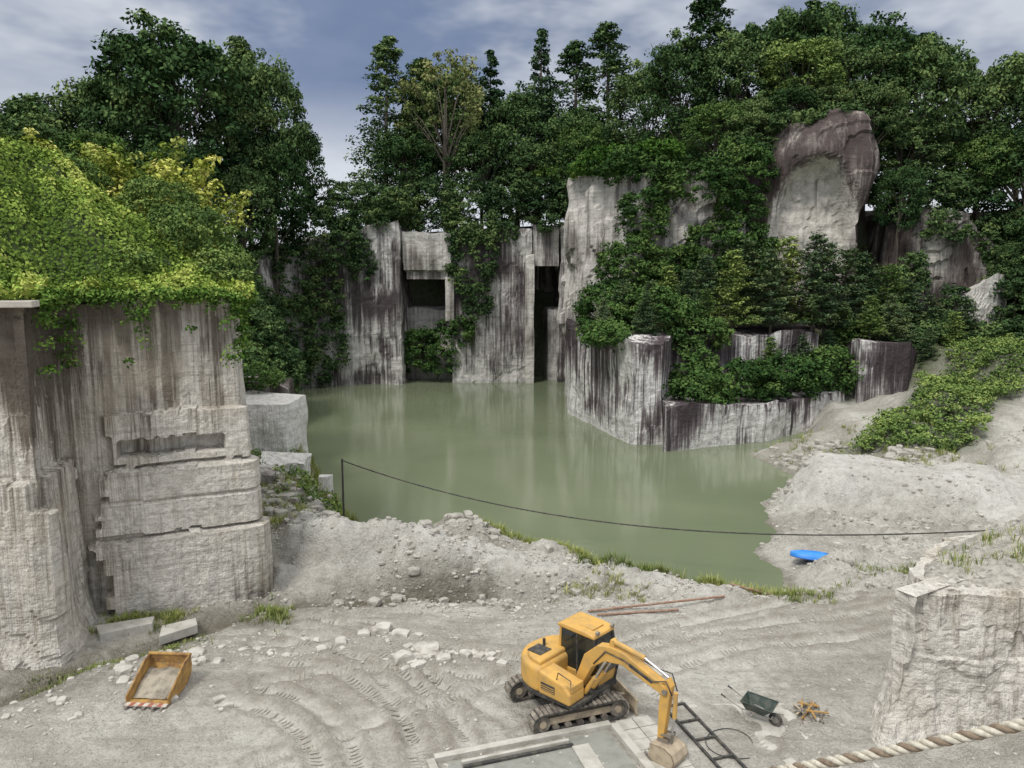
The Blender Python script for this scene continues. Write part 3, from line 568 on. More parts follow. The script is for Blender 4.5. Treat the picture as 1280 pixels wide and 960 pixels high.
for a,b_ in [((-15.75,25.9),(-16.6,28.2)),((-16.7,28.3),(-13.6,29.3)),((-13.6,29.3),(-10.9,30.4)),((-10.9,30.4),(-11.2,33)),((-22,24.1),(-17,24.6))]:
    a=np.array(a);b_=np.array(b_)
    for i in range(75):
        u=rng.random();p=a+(b_-a)*u;dr=rng.exponential(.32)*(.4+2.6*float(fbm(p[0]*.9,p[1]*.9,0,2,5)>.53))
        C.append((p[0]+.05,p[1]-.12,13.35-min(dr,2.6)))
C=np.array(C);V,F,t=clumps(C,rng.uniform(.15,.42,len(C)),34,.08,.5,.8)
link('vine_foliage',np_mesh('vine_trails',V,F,[M_vine],tint=t))
# grass tufts
def grass(name,pts,h=.45,blades=18,spread=.22,mat=None):
    P=np.repeat(np.array(pts),blades,0);n=len(P);a=rng.uniform(0,6.28,n);r=rng.random(n)*spread
    base=P+np.stack([np.cos(a)*r,np.sin(a)*r,0*r-.03],1);hh=h*rng.uniform(.4,1.2,n)*np.repeat(rng.uniform(.5,1.2,len(pts)),blades)
    tip=base+np.stack([np.cos(a)*hh*.45,np.sin(a)*hh*.45,hh],1);w=.008+.010*h
    s=np.stack([-np.sin(a)*w,np.cos(a)*w,0*a],1);midp=(base+tip)/2+np.array([0,0,.1])*hh[:,None]
    V=np.stack([base-s,base+s,midp+s*.9,midp-s*.9,midp-s*.9,midp+s*.9,tip+s*.15,tip-s*.15],1).reshape(-1,3)
    F=np.arange(8*n).reshape(-1,4);t=np.repeat(np.clip(rng.normal(.6,.25,n),0,1),8)
    return link(name,np_mesh(name,V,F,[mat or M_grass],tint=t))
def gp(line,n,sp,thr=.42):
    line=np.array(line,float);o=[]
    for _ in range(n):
        i=rng.integers(0,len(line)-1);u=rng.random();p=line[i]+(line[i+1]-line[i])*u+rng.normal(size=2)*sp;o.append(p)
    o=np.array(o);z=H(o[:,0],o[:,1]);k=(z>.03)&(fbm(o[:,0]*.8,o[:,1]*.8,0,2,66)>thr);return np.concatenate([o[k],z[k][:,None]],1)
grass('shore_grass',gp([(2.5,37.2),(4.9,34.9),(8.3,31.9),(11.2,30.6)],420,.4,.38),.36)
grass('shore_grass',gp([(2,33.4),(5,33.0),(8,31.6)],260,.35,.38),.36)
grass('shore_grass',gp([(2,30.6),(5,30.4),(8,30)],90,.3,.45),.30)
grass('shore_grass',gp([(-8.6,40),(-10.4,43),(-13.5,49.5),(-7.3,36.8)],460,.6,.36),.6)
grass('shore_grass',gp([(-3,40.3),(0,39.0),(3,36.8)],260,.5,.36),.36)
grass('shore_grass',gp([(11,29.6),(12.5,30.2),(16,32),(18,32.5)],100,.4),.3)
grass('ditch_grass',gp([(-13.8,27.6),(-15,27.8),(-12.9,28.2),(-16,26.6)],180,.4,.36),.28)
grass('ditch_grass',gp([(-9.3,28.4),(-9.9,29.6),(-8.8,27.9)],70,.4,.3),.36)
grass('ditch_grass',gp([(-16,23.4),(-13.6,25.2),(-11.5,26.6)],200,.4),.14)
grass('bank_grass',gp([(-12.5,36),(-11,34.5),(-12.6,42),(-12,38)],240,.7),.35)
grass('bank_grass',gp([(22,52),(26,50.5),(29,48),(25,56),(22,60)],600,1.6),.35)
hx=rng.uniform(13,20,80);hy=rng.uniform(21.2,23.2,80)
grass('shelf_grass',np.stack([hx,hy,shelf(hx,hy)],1),.30)
# ------------------------------------------------------------ rubble
def rocks(name,pts,smin,smax,mat,sub=2):
    ico=bmesh.new();bmesh.ops.create_icosphere(ico,subdivisions=sub,radius=1);bv=np.array([v.co[:] for v in ico.verts]);bf=np.array([[v.index for v in f.verts] for f in ico.faces]);ico.free()
    V=[];F=[];o=0
    for p in pts:
        s=smin*(smax/smin)**(rng.random()**2.2);sc=rng.uniform(.6,1.25,3)*s*np.array([1,1,.7])
        v=bv*(1-.35*vnoise(bv[:,0]*1.3+p[0],bv[:,1]*1.3+p[1],bv[:,2]*1.3,3))[:,None]
        v=np.sign(v)*np.minimum(np.abs(v),rng.uniform(.45,.7,3))
        a=rng.uniform(0,6.28);c_,s_=np.cos(a),np.sin(a);v=v*sc*1.5;v=v@np.array([[c_,-s_,0],[s_,c_,0],[0,0,1]]).T
        V.append(v+np.array(p)+np.array([0,0,s*.05]));F.append(bf+o);o+=len(v)
    return link(name,np_mesh(name,np.concatenate(V),np.concatenate(F),[mat]))
R_rub=plain('rubble_stone',(.52,.495,.445),.9,dirt=(.30,.275,.235),dsc=2,dam=.85,bm=.5)
R_rub2=plain('rubble_grey',(.40,.38,.335),.9,dirt=(.21,.195,.17),dsc=2,dam=.8,bm=.5)
def gpa(cx,cy,rx,ry,n):
    a=rng.normal(size=(n,2))*np.array([rx,ry])*.5+np.array([cx,cy]);z=H(a[:,0],a[:,1]);k=z>.03;return np.concatenate([a[k],z[k][:,None]],1)
rocks('rubble',np.concatenate([gpa(-3,24.8,1.6,.9,60),gpa(-1.5,25,1.2,.6,30),gpa(-4.5,26.4,1.6,.9,25)]),.04,.34,R_rub)
rocks('rubble',np.concatenate([gpa(-9,25.6,2.5,1.2,80),gpa(-12.5,24.5,2.5,1.5,80),gpa(-10.5,22.5,2,1,14),gpa(-14.5,21.5,2.5,1.5,40)]),.04,.27,R_rub)
rocks('rubble',np.concatenate([gpa(22,56,3.5,2,120),gpa(25,50.5,3,1.2,90),gpa(17,48,2,3,50)]),.12,.55,R_rub2)
rocks('rubble',np.concatenate([gpa(-1.5,30.6,3.6,.9,80),gpa(-5,30.8,2.8,.9,80),gpa(3.5,30.6,3.4,.7,60),gpa(12,30.5,4,1.5,50)]),.04,.26,R_rub2)
rocks('rubble',np.concatenate([gpa(-3,38,3,2.2,130),gpa(-9,36,3,2,110),gpa(-12,40,2,4,130),gpa(-2,34.5,5,1.2,90)]),.08,.42,R_rub2)
def gu(xa,xb,ya,yb,n,thr=.5,fq=.6):
    x=rng.uniform(xa,xb,n);y=rng.uniform(ya,yb,n);z=H(x,y);k=(z>.05)&(fbm(x*fq,y*fq,0,3,88)>thr);return np.stack([x[k],y[k],z[k]],1)
rocks('gravel',gu(-17,20,18.5,29,3000,.50),.012,.075,R_rub,1)
rocks('gravel',gu(-17,20,18.5,30,3200,.47),.012,.075,R_rub2,1)
rocks('gravel',gu(-13,12,28.5,42,6500,.42),.02,.14,R_rub2,1)
rocks('gravel',gu(-13,12,29.5,42,3000,.46),.03,.16,R_rub,1)
rocks('gravel',gu(10,36,30,56,3000,.48),.03,.15,R_rub,1)
rocks('gravel',gu(10,36,30,56,3800,.46),.03,.18,R_rub2,1)
rx=rng.uniform(10.5,20,1300);ry=rng.uniform(19.4,24,1300);kk=sdist(rx,ry,SHp)<-.4
rocks('gravel',np.stack([rx,ry,shelf(rx,ry)],1)[kk],.02,.10,R_rub2,1)
# crawler track imprints
V=[];F=[];o=0
for ai,A in enumerate(ARCS):
    seg=np.linalg.norm(np.diff(A,axis=0),axis=1);s=np.concatenate([[0],np.cumsum(seg)]);q=np.arange(0,s[-1],.15)
    px=np.interp(q,s,A[:,0]);py=np.interp(q,s,A[:,1]);tx=np.gradient(px);ty=np.gradient(py);L=np.hypot(tx,ty);tx/=L;ty/=L
    keep=(fbm(px*.5,py*.5,0,2,90+ai)>.43)&(px<30)&(rng.random(len(px))<.88)
    for j in np.where(keep)[0]:
        w0=rng.uniform(-.2,-.1);w1=rng.uniform(.1,.2)
        for (u,w) in ((-.022,w0),(.022,w0),(.022,w1),(-.022,w1)):
            V.append((px[j]+tx[j]*u-ty[j]*w,py[j]+ty[j]*u+tx[j]*w))
        F.append((o,o+1,o+2,o+3));o+=4
V=np.array(V);V=np.concatenate([V,(H(V[:,0],V[:,1])+.010)[:,None]],1)
link('track_marks',np_mesh('track_marks',V,F,[plain('track_mark_soil',(.34,.315,.265),.95,dsc=6)]))
# ------------------------------------------------------------ EXCAVATOR
M_y=plain('yellow_paint',(.62,.36,.085),.42,dirt=(.38,.25,.10),dsc=2.2,dam=.75)
M_blk=plain('black_rubber',(.03,.03,.03),.7,dirt=(.14,.125,.10),dsc=5,dam=.8)
M_trk=plain('track_steel',(.15,.13,.11),.7,.3,dirt=(.42,.38,.31),dsc=5,dam=.95)
M_stl=plain('steel_grey',(.30,.29,.27),.45,.6,dirt=(.30,.22,.14),dsc=5,dam=.6)
M_chr=plain('chrome_rod',(.6,.6,.6),.2,.9)
M_mud=plain('bucket_steel',(.46,.38,.27),.7,.1,dirt=(.25,.2,.15),dsc=4,dam=.8)
mgl,nt,b,out=newmat('cab_glass');b.inputs['Base Color'].default_value=(.02,.03,.03,1);b.inputs['Roughness'].default_value=.05;b.inputs['Alpha'].default_value=.6
EX0=empty('excavator',(1.62,21.75,1.02),(0,0,0),1.04)
U=empty('undercarriage',(0,0,0),(0,0,math.radians(20)),parent=EX0)
for sgn in (-1,1):
    yc=.92*sgn;L=1.15;r=.30
    pts=[(L+r*math.sin(a),r+.02-r*math.cos(a)) for a in np.linspace(0,math.pi,12)]+[(-L-r*math.sin(a),r+.02+r*math.cos(a)) for a in np.linspace(0,math.pi,12)]
    inner=[(x*.93,(z-r-.02)*.8+r+.02) for x,z in pts]
    n=len(pts);VV=[(x,yc-.21,z) for x,z in pts]+[(x,yc+.21,z) for x,z in pts]+[(x,yc-.21,z) for x,z in inner]+[(x,yc+.21,z) for x,z in inner];FF=[]
    for i in range(n):
        j=(i+1)%n;FF+=[(i,j,n+j,n+i),(2*n+i,3*n+i,3*n+j,2*n+j),(i,2*n+i,2*n+j,j),(n+i,n+j,3*n+j,3*n+i)]
    pyobj('track_belt',VV,FF,M_blk,U)
    per=2*2*L+2*math.pi*r;cnt=44;VV=[];FF=[];oo=0
    for k in range(cnt):
        s=per*k/cnt
        if s<2*L: x,z,a=-L+s,.02,0
        elif s<2*L+math.pi*r: q=(s-2*L)/r;x,z,a=L+r*math.sin(q),r+.02-r*math.cos(q),q
        elif s<4*L+math.pi*r: x,z,a=L-(s-2*L-math.pi*r),2*r+.02,math.pi
        else: q=(s-4*L-math.pi*r)/r;x,z,a=-L-r*math.sin(q),r+.02+r*math.cos(q),math.pi+q
        ca,sa=math.cos(a),math.sin(a)
        for (u,w) in ((-.055,-.0),(.055,0),(.055,-.035),(-.055,-.035)):
            for yy in (-.225,.225): VV.append((x+u*ca-w*sa,yc+yy,z+u*sa+w*ca))
        for f in ((0,2,3,1),(4,6,7,5),(0,1,7,6),(2,4,5,3),(0,6,4,2),(1,3,5,7)): FF.append(tuple(q+oo for q in f))
        oo+=8
    pyobj('track_shoes',VV,FF,M_trk,U)
    for x in (-L,L): cyl('idler_wheel',(x,yc-.15,r+.02),(x,yc+.15,r+.02),.235,M_trk,U);cyl('idler_hub',(x,yc-.19,r+.02),(x,yc+.19,r+.02),.1,M_mud,U)
    for x in np.linspace(-.75,.75,5): cyl('track_roller',(x,yc-.17,.15),(x,yc+.17,.15),.095,M_trk,U)
    box('track_frame',(1.9,.22,.2),(0,yc,.33),M_mud,U,bevel=.02)
box('carbody',(1.0,1.6,.28),(0,0,.46),M_mud,U,bevel=.04)
prof('dozer_blade',[(1.72,.03),(1.80,.03),(1.74,.25),(1.80,.48),(1.72,.48),(1.66,.25)],-1.12,1.12,M_mud,U,.01)
for yy in (-.45,.45): box('blade_arm',(1.1,.12,.14),(1.18,yy,.32),M_mud,U,rot=(0,.06,0))
cyl('slew_ring',(0,0,.55),(0,0,.76),.48,M_blk,EX0,28)
S=empty('upper_structure',(0,0,0),(0,0,math.radians(-43)),parent=EX0)
deck=[(1.05,-1.0),(1.1,-.9),(1.1,1.0),(1.0,1.08)]+[(-.25+1.12*math.cos(a)*.95,1.1*math.sin(a)) for a in np.linspace(math.pi*.5,math.pi*1.5,16)]
plan('deck',deck,.76,.88,M_blk,S,.02)
cw=[(-.25+1.14*math.cos(a)*.97,1.12*math.sin(a)) for a in np.linspace(math.pi*.5,math.pi*1.5,20)]
plan('counterweight',[(-.05,-1.12)]+[(-.05,1.12)]+cw,.86,1.62,M_y,S,.14,seg=4)
plan('engine_hood',[(-.15,-.98)]+[(-.15,.98)]+[(-.28+.85*math.cos(a),.95*math.sin(a)) for a in np.linspace(math.pi*.5,math.pi*1.5,16)],1.55,1.74,M_y,S,.07,seg=3)
box('hood_grille',(.5,.5,.02),(-.62,-.45,1.752),M_blk,S)
cyl('exhaust',(-.7,-.15,1.7),(-.7,-.15,1.95),.045,M_blk,S)
prof('side_housing',[(-.1,.88),(1.02,.88),(1.02,1.2),(.8,1.42),(-.1,1.55)],-1.1,-.42,M_y,S,.06)
box('side_vent',(.5,.012,.22),(.25,-1.106,1.15),M_blk,S)
for z in (1.07,1.13,1.19): box('vent_slat',(.48,.014,.015),(.25,-1.113,z),M_y,S)
box('tool_box',(.4,.55,.2),(.82,-.74,1.32),M_y,S,bevel=.03)
tube('handrail',[(1.0,-1.02,1.2),(1.0,-1.02,1.6),(.55,-1.02,1.68),(.5,-1.02,1.45)],.016,M_blk,S)
box('counterweight_stripe',(.012,.9,.16),(-1.345,0,1.2),M_blk,S,bevel=.0)
# cab
y0,y1=.14,1.08
cabp=[(-.38,.88),(.98,.88),(1.08,1.35),(.86,2.36),(-.32,2.38)]
def bar(a,b_,w,m,nm='cab_pillar'):
    for yy in (y0+.03,y1-.03): cyl(nm,(a[0],yy,a[1]),(b_[0],yy,b_[1]),w,m,S,8)
for i in range(5):
    bar(cabp[i],cabp[(i+1)%5],.045,M_blk if i in(1,2) else M_y)
bar((.3,.88),(.27,2.38),.035,M_blk)
for p in cabp: cyl('cab_crossbar',(p[0],y0,p[1]),(p[0],y1,p[1]),.04,M_blk,S,8)
prof('cab_lower_panel',[(-.36,.88),(.97,.88),(1.04,1.2),(-.37,1.2)],y0,y1,M_y,S,.03)
prof('cab_rear_panel',[(-.40,1.18),(-.30,1.18),(-.27,1.65),(-.37,1.65)],y0,y1,M_y,S,.02)
for yy in (y0+.02,y1-.02): prof('cab_side_glass',[(-.33,1.22),(1.04,1.22),(1.05,1.36),(.84,2.33),(-.3,2.34)],yy-.004,yy+.004,mgl,S)
pyobj('windscreen',[(1.07,y0+.05,1.35),(1.07,y1-.05,1.35),(.86,y1-.05,2.33),(.86,y0+.05,2.33)],[(0,1,2,3)],mgl,S)
pyobj('rear_window',[(-.36,y0+.05,1.65),(-.36,y1-.05,1.65),(-.32,y1-.05,2.33),(-.32,y0+.05,2.33)],[(0,1,2,3)],mgl,S)
prof('cab_roof',[(-.42,2.36),(.93,2.33),(.90,2.42),(.6,2.48),(-.3,2.49),(-.42,2.44)],y0-.04,y1+.04,M_y,S,.035)
box('roof_hatch',(.5,.5,.03),(.45,.61,2.49),M_y,S,bevel=.01)
box('seat_base',(.5,.5,.2),(.2,.6,1.35),M_blk,S,bevel=.05);box('seat_back',(.14,.5,.65),(0,.6,1.75),M_blk,S,rot=(0,-.15,0),bevel=.05)
box('console',(.3,.12,.3),(.35,.28,1.4),M_blk,S,bevel=.03)
cyl('work_lamp',(.9,.25,2.5),(.98,.25,2.5),.06,M_stl,S);cyl('work_lamp',(.9,.95,2.5),(.98,.95,2.5),.06,M_stl,S)
bc=-.12
boomp=[(.45,.98),(.68,.92),(1.12,1.75),(1.55,2.08),(2.1,2.17),(3.42,1.80),(3.52,1.92),(3.45,2.06),(2.2,2.52),(1.75,2.56),(1.3,2.46),(.85,2.05)]
prof('boom',boomp,bc-.14,bc+.14,M_y,S,.025)
box('boom_mark',(.75,.006,.1),(2.72,bc-.146,2.17),M_blk,S,rot=(0,.30,0))
stick=[(3.32,2.12),(3.50,2.28),(3.62,2.1),(3.58,1.85),(3.40,.48),(3.24,.48),(3.26,1.5)]
prof('stick',stick,bc-.10,bc+.10,M_y,S,.02)
cyl('stick_pin',(3.45,bc-.18,1.93),(3.45,bc+.18,1.93),.07,M_stl,S)
for yy in (bc-.2,bc+.2):
    cyl('boom_cylinder',(.95,yy,.98),(1.30,yy,1.55),.065,M_y,S);cyl('boom_rod',(1.30,yy,1.55),(1.62,yy,2.12),.035,M_chr,S)
cyl('stick_cylinder',(1.75,bc,2.68),(2.75,bc,2.55),.07,M_y,S);cyl('stick_rod',(2.75,bc,2.55),(3.48,bc,2.28),.035,M_chr,S)
prof('cylinder_lug',[(1.65,2.5),(1.85,2.5),(1.8,2.74),(1.7,2.74)],bc-.09,bc+.09,M_y,S)
cyl('bucket_cylinder',(3.70,bc,1.95),(3.68,bc,1.25),.058,M_y,S);cyl('bucket_rod',(3.68,bc,1.25),(3.62,bc,.78),.03,M_chr,S)
prof('bucket_link',[(3.33,.7),(3.42,.75),(3.66,.82),(3.66,.72)],bc-.13,bc-.09,M_stl,S);prof('bucket_link',[(3.33,.7),(3.42,.75),(3.66,.82),(3.66,.72)],bc+.09,bc+.13,M_stl,S)
prof('bucket_link',[(3.60,.8),(3.68,.8),(3.62,.42),(3.54,.42)],bc-.05,bc+.05,M_stl,S)
tube('hydraulic_hose',[(1.2,bc-.16,1.9),(1.6,bc-.17,2.40),(2.2,bc-.17,2.36),(3.1,bc-.17,2.10),(3.5,bc-.17,2.25),(3.66,bc-.12,1.9)],.018,M_blk,S)
tube('hydraulic_hose',[(1.2,bc+.16,1.9),(1.6,bc+.17,2.46),(2.3,bc+.17,2.42),(3.0,bc+.17,2.3),(3.5,bc+.13,2.35),(3.68,bc+.1,1.95)],.018,M_blk,S)
BK=empty('bucket',(3.42,bc,.50),(0,0,0),1.3,parent=S)
shell=[(-.18,.0),(.13,.02),(.32,-.06),(.38,-.20),(.34,-.32),(.20,-.385),(-.04,-.38),(-.22,-.30)]
sh_in=[(x*.93,z*.93-.01) for x,z in shell]
bw=.27;n=8;VV=[(x,-bw,z) for x,z in shell]+[(x,bw,z) for x,z in shell]+[(x,-bw,z) for x,z in sh_in]+[(x,bw,z) for x,z in sh_in];FF=[]
for i in range(n-1): FF+=[(i,i+1,n+i+1,n+i),(2*n+i,3*n+i,3*n+i+1,2*n+i+1),(i,2*n+i,2*n+i+1,i+1),(n+i,n+i+1,3*n+i+1,3*n+i)]
FF+=[(0,n,3*n,2*n),(n-1,3*n-1,4*n-1,2*n-1)]
pyobj('bucket_shell',VV,FF,M_mud,BK)
for yy in (-bw,bw-.02): prof('bucket_side',shell,yy,yy+.02,M_mud,BK)
for k in range(4): box('bucket_tooth',(.13,.05,.03),(-.27,-.22+.147*k,-.29),M_stl,BK,rot=(0,.5,0))
for yy in (-.09,.065): prof('bucket_ear',[(-.16,-.03),(.14,0),(.1,.1),(-.1,.09)],yy,yy+.025,M_stl,BK)
# ------------------------------------------------------------ loader bucket (rusty, curved back, worn hazard stripes on its lip)
M_or=plain('dull_yellow_paint',(.42,.25,.07),.7,dirt=(.17,.09,.05),dsc=3.5,dam=1.0)
M_red=plain('red_paint',(.34,.07,.05),.7,dirt=(.25,.16,.10),dsc=8,dam=.9);M_wht=plain('white_paint',(.52,.48,.42),.7,dirt=(.30,.20,.13),dsc=8,dam=.9)
M_sand=plain('wet_sand',(.36,.32,.25),.95,dirt=(.13,.11,.09),dsc=3,dam=.9,bm=.6)
LB=empty('loader_bucket',(-11.1,22.6,1.0),(0,0,math.radians(-4)),1.12)
sec=[(-.64,.03),(.15,.03),(.45,.09),(.66,.26),(.74,.5),(.68,.80)]
n=len(sec);VV=[];FF=[]
for i,(yy,zz_) in enumerate(sec):
    VV+=[(-.58,yy,zz_),(.58,yy,zz_),(-.58,yy-.03,zz_+.03),(.58,yy-.03,zz_+.03)]
for i in range(n-1):
    a=4*i;FF+=[(a,a+1,a+5,a+4),(a+2,a+6,a+7,a+3),(a,a+4,a+6,a+2),(a+1,a+3,a+7,a+5)]
FF+=[(0,2,3,1),(4*n-4,4*n-3,4*n-1,4*n-2)]
pyobj('bucket_shell',VV,FF,M_or,LB)
sp_=[(p[0],p[1]) for p in sec]+[(.35,.74),(-.25,.40),(-.64,.20)]
for sx_ in (-.59,.59): prof('side_plate',[(y_,z_) for y_,z_ in sp_],-.02,.02,M_or,LB,.006,loc=(sx_,0,0),rot=(0,0,math.radians(90)))
for sx_ in (-.59,.59): tube('side_rim',[(sx_,-.64,.22),(sx_,-.25,.42),(sx_,.35,.76),(sx_,.68,.82)],.03,M_or,LB,seg=6)
tube('back_rim',[(-.62,.68,.82),(.62,.68,.82)],.05,M_or,LB,seg=8)
box('cutting_edge',(1.22,.14,.03),(0,-.70,.03),M_stl,LB)
for x_ in (-.5,-.25,0,.25,.5): box('tooth',(.07,.16,.035),(x_,-.80,.03),M_stl,LB)
for k in range(9):
    x0=-.60+.13*k
    pyobj('hazard_stripe',[(x0,-.768,.048),(x0+.13,-.768,.048),(min(x0+.17,.6),-.64,.075),(x0+.04,-.64,.075)],[(0,1,2,3)],M_red if k%2 else M_wht,LB)
gx=np.linspace(-.55,.55,16);GX,GY=np.meshgrid(gx,np.linspace(-.45,.64,16));GZ=.07+.32*ss((GY+.45))+.18*fbm(GX*3,GY*3,0,3,1)-.05
ii=np.arange(GX.size).reshape(GX.shape);link('sand_load',np_mesh('sand_load',np.stack([GX,GY,GZ],-1).reshape(-1,3),np.stack([ii[:-1,:-1],ii[:-1,1:],ii[1:,1:],ii[1:,:-1]],-1).reshape(-1,4),[M_sand],smooth=True),parent=LB)
for x_ in (-.25,.25): prof('hitch_ear',[(.08,.3),(.24,.3),(.2,.7),(0.08,.7)],-.02,.02,M_stl,LB,loc=(x_,.62,0),rot=(0,0,math.radians(90)))
# ------------------------------------------------------------ wheelbarrow
M_grn=plain('dark_green_paint',(.035,.055,.045),.45,dirt=(.22,.21,.18),dsc=4,dam=.5)
WB=empty('wheelbarrow',(7.25,21.1,1.0),(0,0,math.radians(-35)),1.0)
to=[(-.42,-.33,.62),(.5,-.33,.58),(.5,.33,.58),(-.42,.33,.62)];bo=[(-.28,-.2,.33),(.22,-.2,.30),(.22,.2,.30),(-.28,.2,.33)]
pyobj('tray',to+bo,[(4,5,6,7),(0,1,5,4),(1,2,6,5),(2,3,7,6),(3,0,4,7)],M_grn,WB)
tube('tray_rim',to+[to[0]],.018,M_grn,WB)
th=np.linspace(0,2*math.pi,20);tube('tyre',[(.52+.16*math.cos(a),0,.2+.16*math.sin(a)) for a in th],.045,M_blk,WB)
cyl('wheel_hub',(.52,-.05,.2),(.52,.05,.2),.09,M_stl,WB)
for s_ in (-1,1):
    tube('handle',[(.55,s_*.08,.2),(.1,s_*.18,.31),(-.4,s_*.26,.36),(-.95,s_*.29,.6)],.018,M_stl,WB)
    tube('leg',[(-.05,s_*.21,.33),(-.25,s_*.24,.0),(-.4,s_*.25,.35)],.015,M_stl,WB)
    cyl('grip',(-.88,s_*.29,.57),(-1.02,s_*.29,.63),.025,M_blk,WB)
SF=empty('steel_frame',(5.45,20.1,1.06),(0,0,math.radians(-73)),1.0)
for yy in (-.33,.33): box('rail',(3.6,.07,.07),(0,yy,0),M_blk,SF)
for xx in (-1.78,-.9,0,.9,1.78): box('crossbar',(.06,.64,.06),(xx,0,.001),M_blk,SF)
M_con2=plain('concrete',(.48,.46,.41),.9,dirt=(.30,.28,.235),dsc=2,dam=.8,bm=.4);M_wetc=plain('wet_concrete',(.28,.28,.25),.5,dirt=(.18,.18,.155),dsc=1.5,dam=.9)
CPt=empty('concrete_pit',(0,0,0))
def strip(nm,a,b_,w,z0,z1,mat,par):
    a=np.array(a,float);b_=np.array(b_,float);d=(b_-a)/np.linalg.norm(b_-a);nn=np.array([-d[1],d[0]])*w/2
    return plan(nm,[tuple(a-nn),tuple(b_-nn),tuple(b_+nn),tuple(a+nn)],z0,z1,mat,par,.012)
strip('rim',(-2.1,19.15),(2.85,20.75),.22,.98,1.16,M_con2,CPt);strip('rim',(2.95,20.70),(4.15,17.2),.24,.98,1.165,M_con2,CPt);strip('rim',(-2.2,19.05),(-1.2,16.4),.22,.98,1.155,M_con2,CPt)
plan('pit_floor',[(-1.9,19.0),(2.75,20.55),(3.9,17.2),(-1.1,16.4)],.985,1.03,M_wetc,CPt)
strip('inner_channel',(-1.3,18.8),(1.7,19.8),.10,1.03,1.10,M_blk,CPt);strip('inner_edge',(-1.35,18.98),(1.6,19.97),.10,1.03,1.13,M_con2,CPt)
strip('inner_step',(1.9,19.8),(2.6,17.4),.5,1.03,1.075,M_con2,CPt)
PV=empty('paving_slabs',(0,0,0))
for i in range(9):
    for j in range(2):
        a=math.radians(-72);bx=3.35+math.cos(a)*i*.5+j*.55*math.sin(-a);by=20.8+math.sin(a)*i*.5+j*.55*math.cos(a)
        box('slab',(.48,.52,.07),(bx,by,1.0+random.uniform(.02,.035)),M_con2,PV,rot=(0,0,a),bevel=.012)
plan('concrete_slab',[(4.6,21.9),(8.6,22.0),(9.2,17),(5.2,17)],.97,1.016,M_con2)
plan('concrete_slab',[(-15.4,26.9),(-13.6,27.7),(-13.4,27.1),(-14.9,26.2)],.7,1.2,M_con2,bevel=.02)
plan('concrete_slab',[(-13.2,27.4),(-12.2,28.1),(-11.9,27.5),(-12.9,26.5)],.6,.95,M_con2,bevel=.02)
SC=empty('scrap_pile',(8.9,21.3,1.0))
for i in range(26): box('scrap_bar',(random.uniform(.3,.8),.05,.03),(random.uniform(-.35,.35),random.uniform(-.3,.4),.05+i*.008),random.choice([M_or,M_trk,M_mud,M_trk]),SC,rot=(random.uniform(-.1,.1),random.uniform(-.15,.15),random.uniform(0,3)))
tube('hose',[(6.2+.9*math.cos(a)*(.6+.08*a),19.9+.7*math.sin(a),1.05) for a in np.linspace(0,5,40)],.012,M_blk)
M_rust=plain('rusty_steel',(.28,.16,.11),.8,.2,dirt=(.40,.32,.25),dsc=5,dam=.8)
for (a,b_) in [((3.0,28.6),(8.6,29.6)),((3.3,28.2),(6.6,28.9)),((9,30.3),(10.9,30.5))]:
    za=float(H(a[0],a[1]))+.08;zb=float(H(b_[0],b_[1]))+.1;cyl('steel_pipe',(*a,za),(*b_,zb),.045,M_rust)
M_blue=plain('blue_plastic',(.02,.22,.68),.35,dirt=(.10,.32,.65),dsc=3,dam=.4)
bz=float(H(14.4,35.4));BT=empty('rowing_boat',(14.5,35.3,bz+.12),(math.radians(-6),math.radians(3),math.radians(-14)),1.05)
ns=13;nr=9;VV=[];FF=[]
for i in range(ns):
    u=-1+2*i/(ns-1);w=.42*(1-abs(u)**3.0)**.6+.02;hgt=.30*(1-.35*abs(u)**2)
    for j in range(nr):
        a=math.pi*j/(nr-1);VV.append((u*1.05,math.cos(a)*w,math.sin(a)**.6*hgt if j not in(0,nr-1) else 0))
for i in range(ns-1):
    for j in range(nr-1): q=i*nr+j;FF.append((q,q+1,q+nr+1,q+nr))
pyobj('hull',VV,FF,M_blue,BT,smooth=True)
tube('keel',[(-.95,0,.2),(-.5,0,.29),(0,0,.31),(.5,0,.29),(.95,0,.2)],.018,M_blue,BT)
rim=[VV[i*nr] for i in range(ns)]+[VV[i*nr+nr-1] for i in range(ns-1,-1,-1)];tube('gunwale',rim+[rim[0]],.025,plain('blue_rim',(.03,.12,.4),.5),BT)
# power cable with poles
M_pole=plain('pole_dark',(.07,.065,.06),.7)
us=np.array([0,.24,.43,.67,1.0,1.21])
zz=np.array([4.1,2.72,2.08,2.5,3.95,5.6])
q=np.linspace(0,1.21,60);co=np.polyfit(us,zz,3);zc=np.polyval(co,q)
line=np.stack([-9.2+31.2*q,40.6-10.6*q,zc],1)
tube('power_cable',line,.032,M_blk,seg=6)
cyl('cable_pole',(-9.2,40.6,.2),(-9.2,40.6,4.2),.055,M_pole);zp=line[-1][2]
tube('cable_pole',[(line[-1][0],line[-1][1],0),(line[-1][0],line[-1][1],zp+.2)],.07,M_pole)
tube('guy_rope',[(-9.2,40.6,4.1),(-9.25,40.9,2.3),(-9.5,42,.8)],.015,M_pole,seg=5)
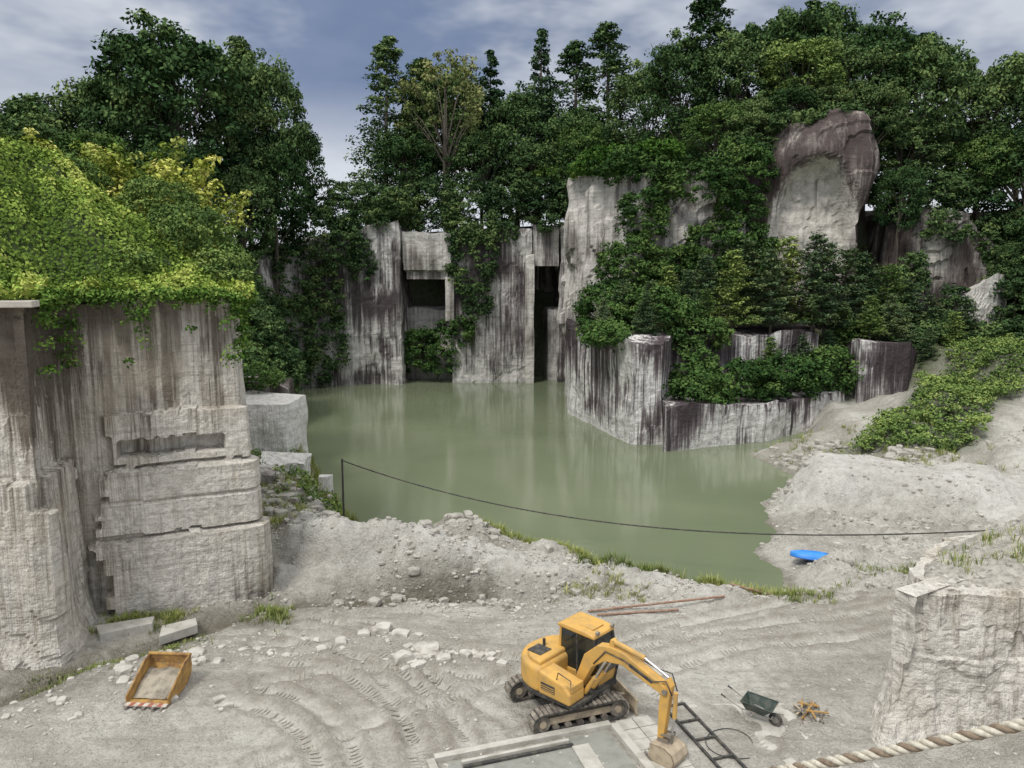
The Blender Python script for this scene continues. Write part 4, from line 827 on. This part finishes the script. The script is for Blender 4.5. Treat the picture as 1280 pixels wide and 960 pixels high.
# twisted rope close to the camera position
RP=empty('twisted_rope',(0,0,0));P0=np.array([.40,2.22,12.38]);P1=np.array([1.62,1.22,13.42]);d=P1-P0;L=np.linalg.norm(d);d/=L
a1=unit(np.cross(d,[0,0,1.]));a2=np.cross(d,a1);s=np.linspace(0,L,420)
M_r1=plain('rope_fibre',(.62,.58,.48),.9,dirt=(.40,.35,.27),dsc=90,dam=.9,bm=.3);M_r2=plain('rope_fibre_brown',(.26,.20,.14),.9,dirt=(.14,.10,.07),dsc=90,dam=.8,bm=.3)
for k in range(3):
    ph=s/.075*2*math.pi+k*2*math.pi/3;sag=-.02*np.sin(np.pi*s/L)
    pts=P0+d*s[:,None]+(.0070*np.cos(ph))[:,None]*a1+(.0070*np.sin(ph))[:,None]*a2+np.array([0,0,1.])*sag[:,None]
    tube('strand',pts,.0074,M_r2 if k==0 else M_r1,RP,seg=8)
# ------------------------------------------------------------ sky, sun, camera
w=bpy.data.worlds.new("World");scene.world=w;w.use_nodes=True;nt=w.node_tree
for n_ in list(nt.nodes):nt.nodes.remove(n_)
out=nt.nodes.new('ShaderNodeOutputWorld');bg=nt.nodes.new('ShaderNodeBackground');bg.inputs[1].default_value=.1
sk=nt.nodes.new('ShaderNodeTexSky');sk.sky_type='NISHITA';sk.sun_disc=False;sk.sun_elevation=math.radians(58);sk.sun_rotation=math.radians(215)
tc=N(nt,'ShaderNodeTexCoord').outputs['Generated']
c1=noise(nt,mapping(nt,tc,(1,1,2.6),loc=(.35,.1,.2)),3.0,4,.55,.5);c2=noise(nt,mapping(nt,tc,(1,1,2.4),loc=(3,1,0)),5,4,.6)
cloud=mix(nt,mr(nt,c1,.42,.58),(2.7,3.2,4.3),(5.2,5.6,6.4))
cloud=mix(nt,mr(nt,c2,.46,.66,0,.7),cloud,(7.4,7.7,8.2))
sp=N(nt,'ShaderNodeSeparateXYZ');nt.links.new(tc,sp.inputs[0])
vd=N(nt,'ShaderNodeVectorMath',operation='DISTANCE');nt.links.new(tc,vd.inputs[0]);vd.inputs[1].default_value=(-.20,.945,.26)
dk=math_(nt,'ADD',vd.outputs['Value'],math_(nt,'MULTIPLY',math_(nt,'SUBTRACT',c2,.5),.45))
cloud=mix(nt,mr(nt,dk,.08,.26,.85,0),cloud,(1.6,2.2,3.7))
hor=mr(nt,sp.outputs[2],.12,.23,1,0);cloud=mix(nt,math_(nt,'MULTIPLY',hor,.75),cloud,(8.2,8.5,9.0))
up=mr(nt,sp.outputs[2],.45,.8,0,1);cloud=mix(nt,up,cloud,(17.4,17.5,17.5))
nt.links.new(mix(nt,.94,sk.outputs[0],cloud),bg.inputs[0]);nt.links.new(bg.outputs[0],out.inputs[0])
sl=bpy.data.lights.new('sun','SUN');sl.energy=2.1;sl.angle=math.radians(12);sl.color=(1,.97,.92)
so=bpy.data.objects.new('sun',sl);COL.objects.link(so);so.rotation_euler=(math.radians(36),0,math.radians(-35))
cam=bpy.data.cameras.new('camera');cam.lens=27;cam.sensor_width=36;cam.clip_end=5000;cam.clip_start=.05
co_=bpy.data.objects.new('camera',cam);COL.objects.link(co_);co_.location=(0,0,14);co_.rotation_euler=(math.radians(82),0,0)
scene.camera=co_
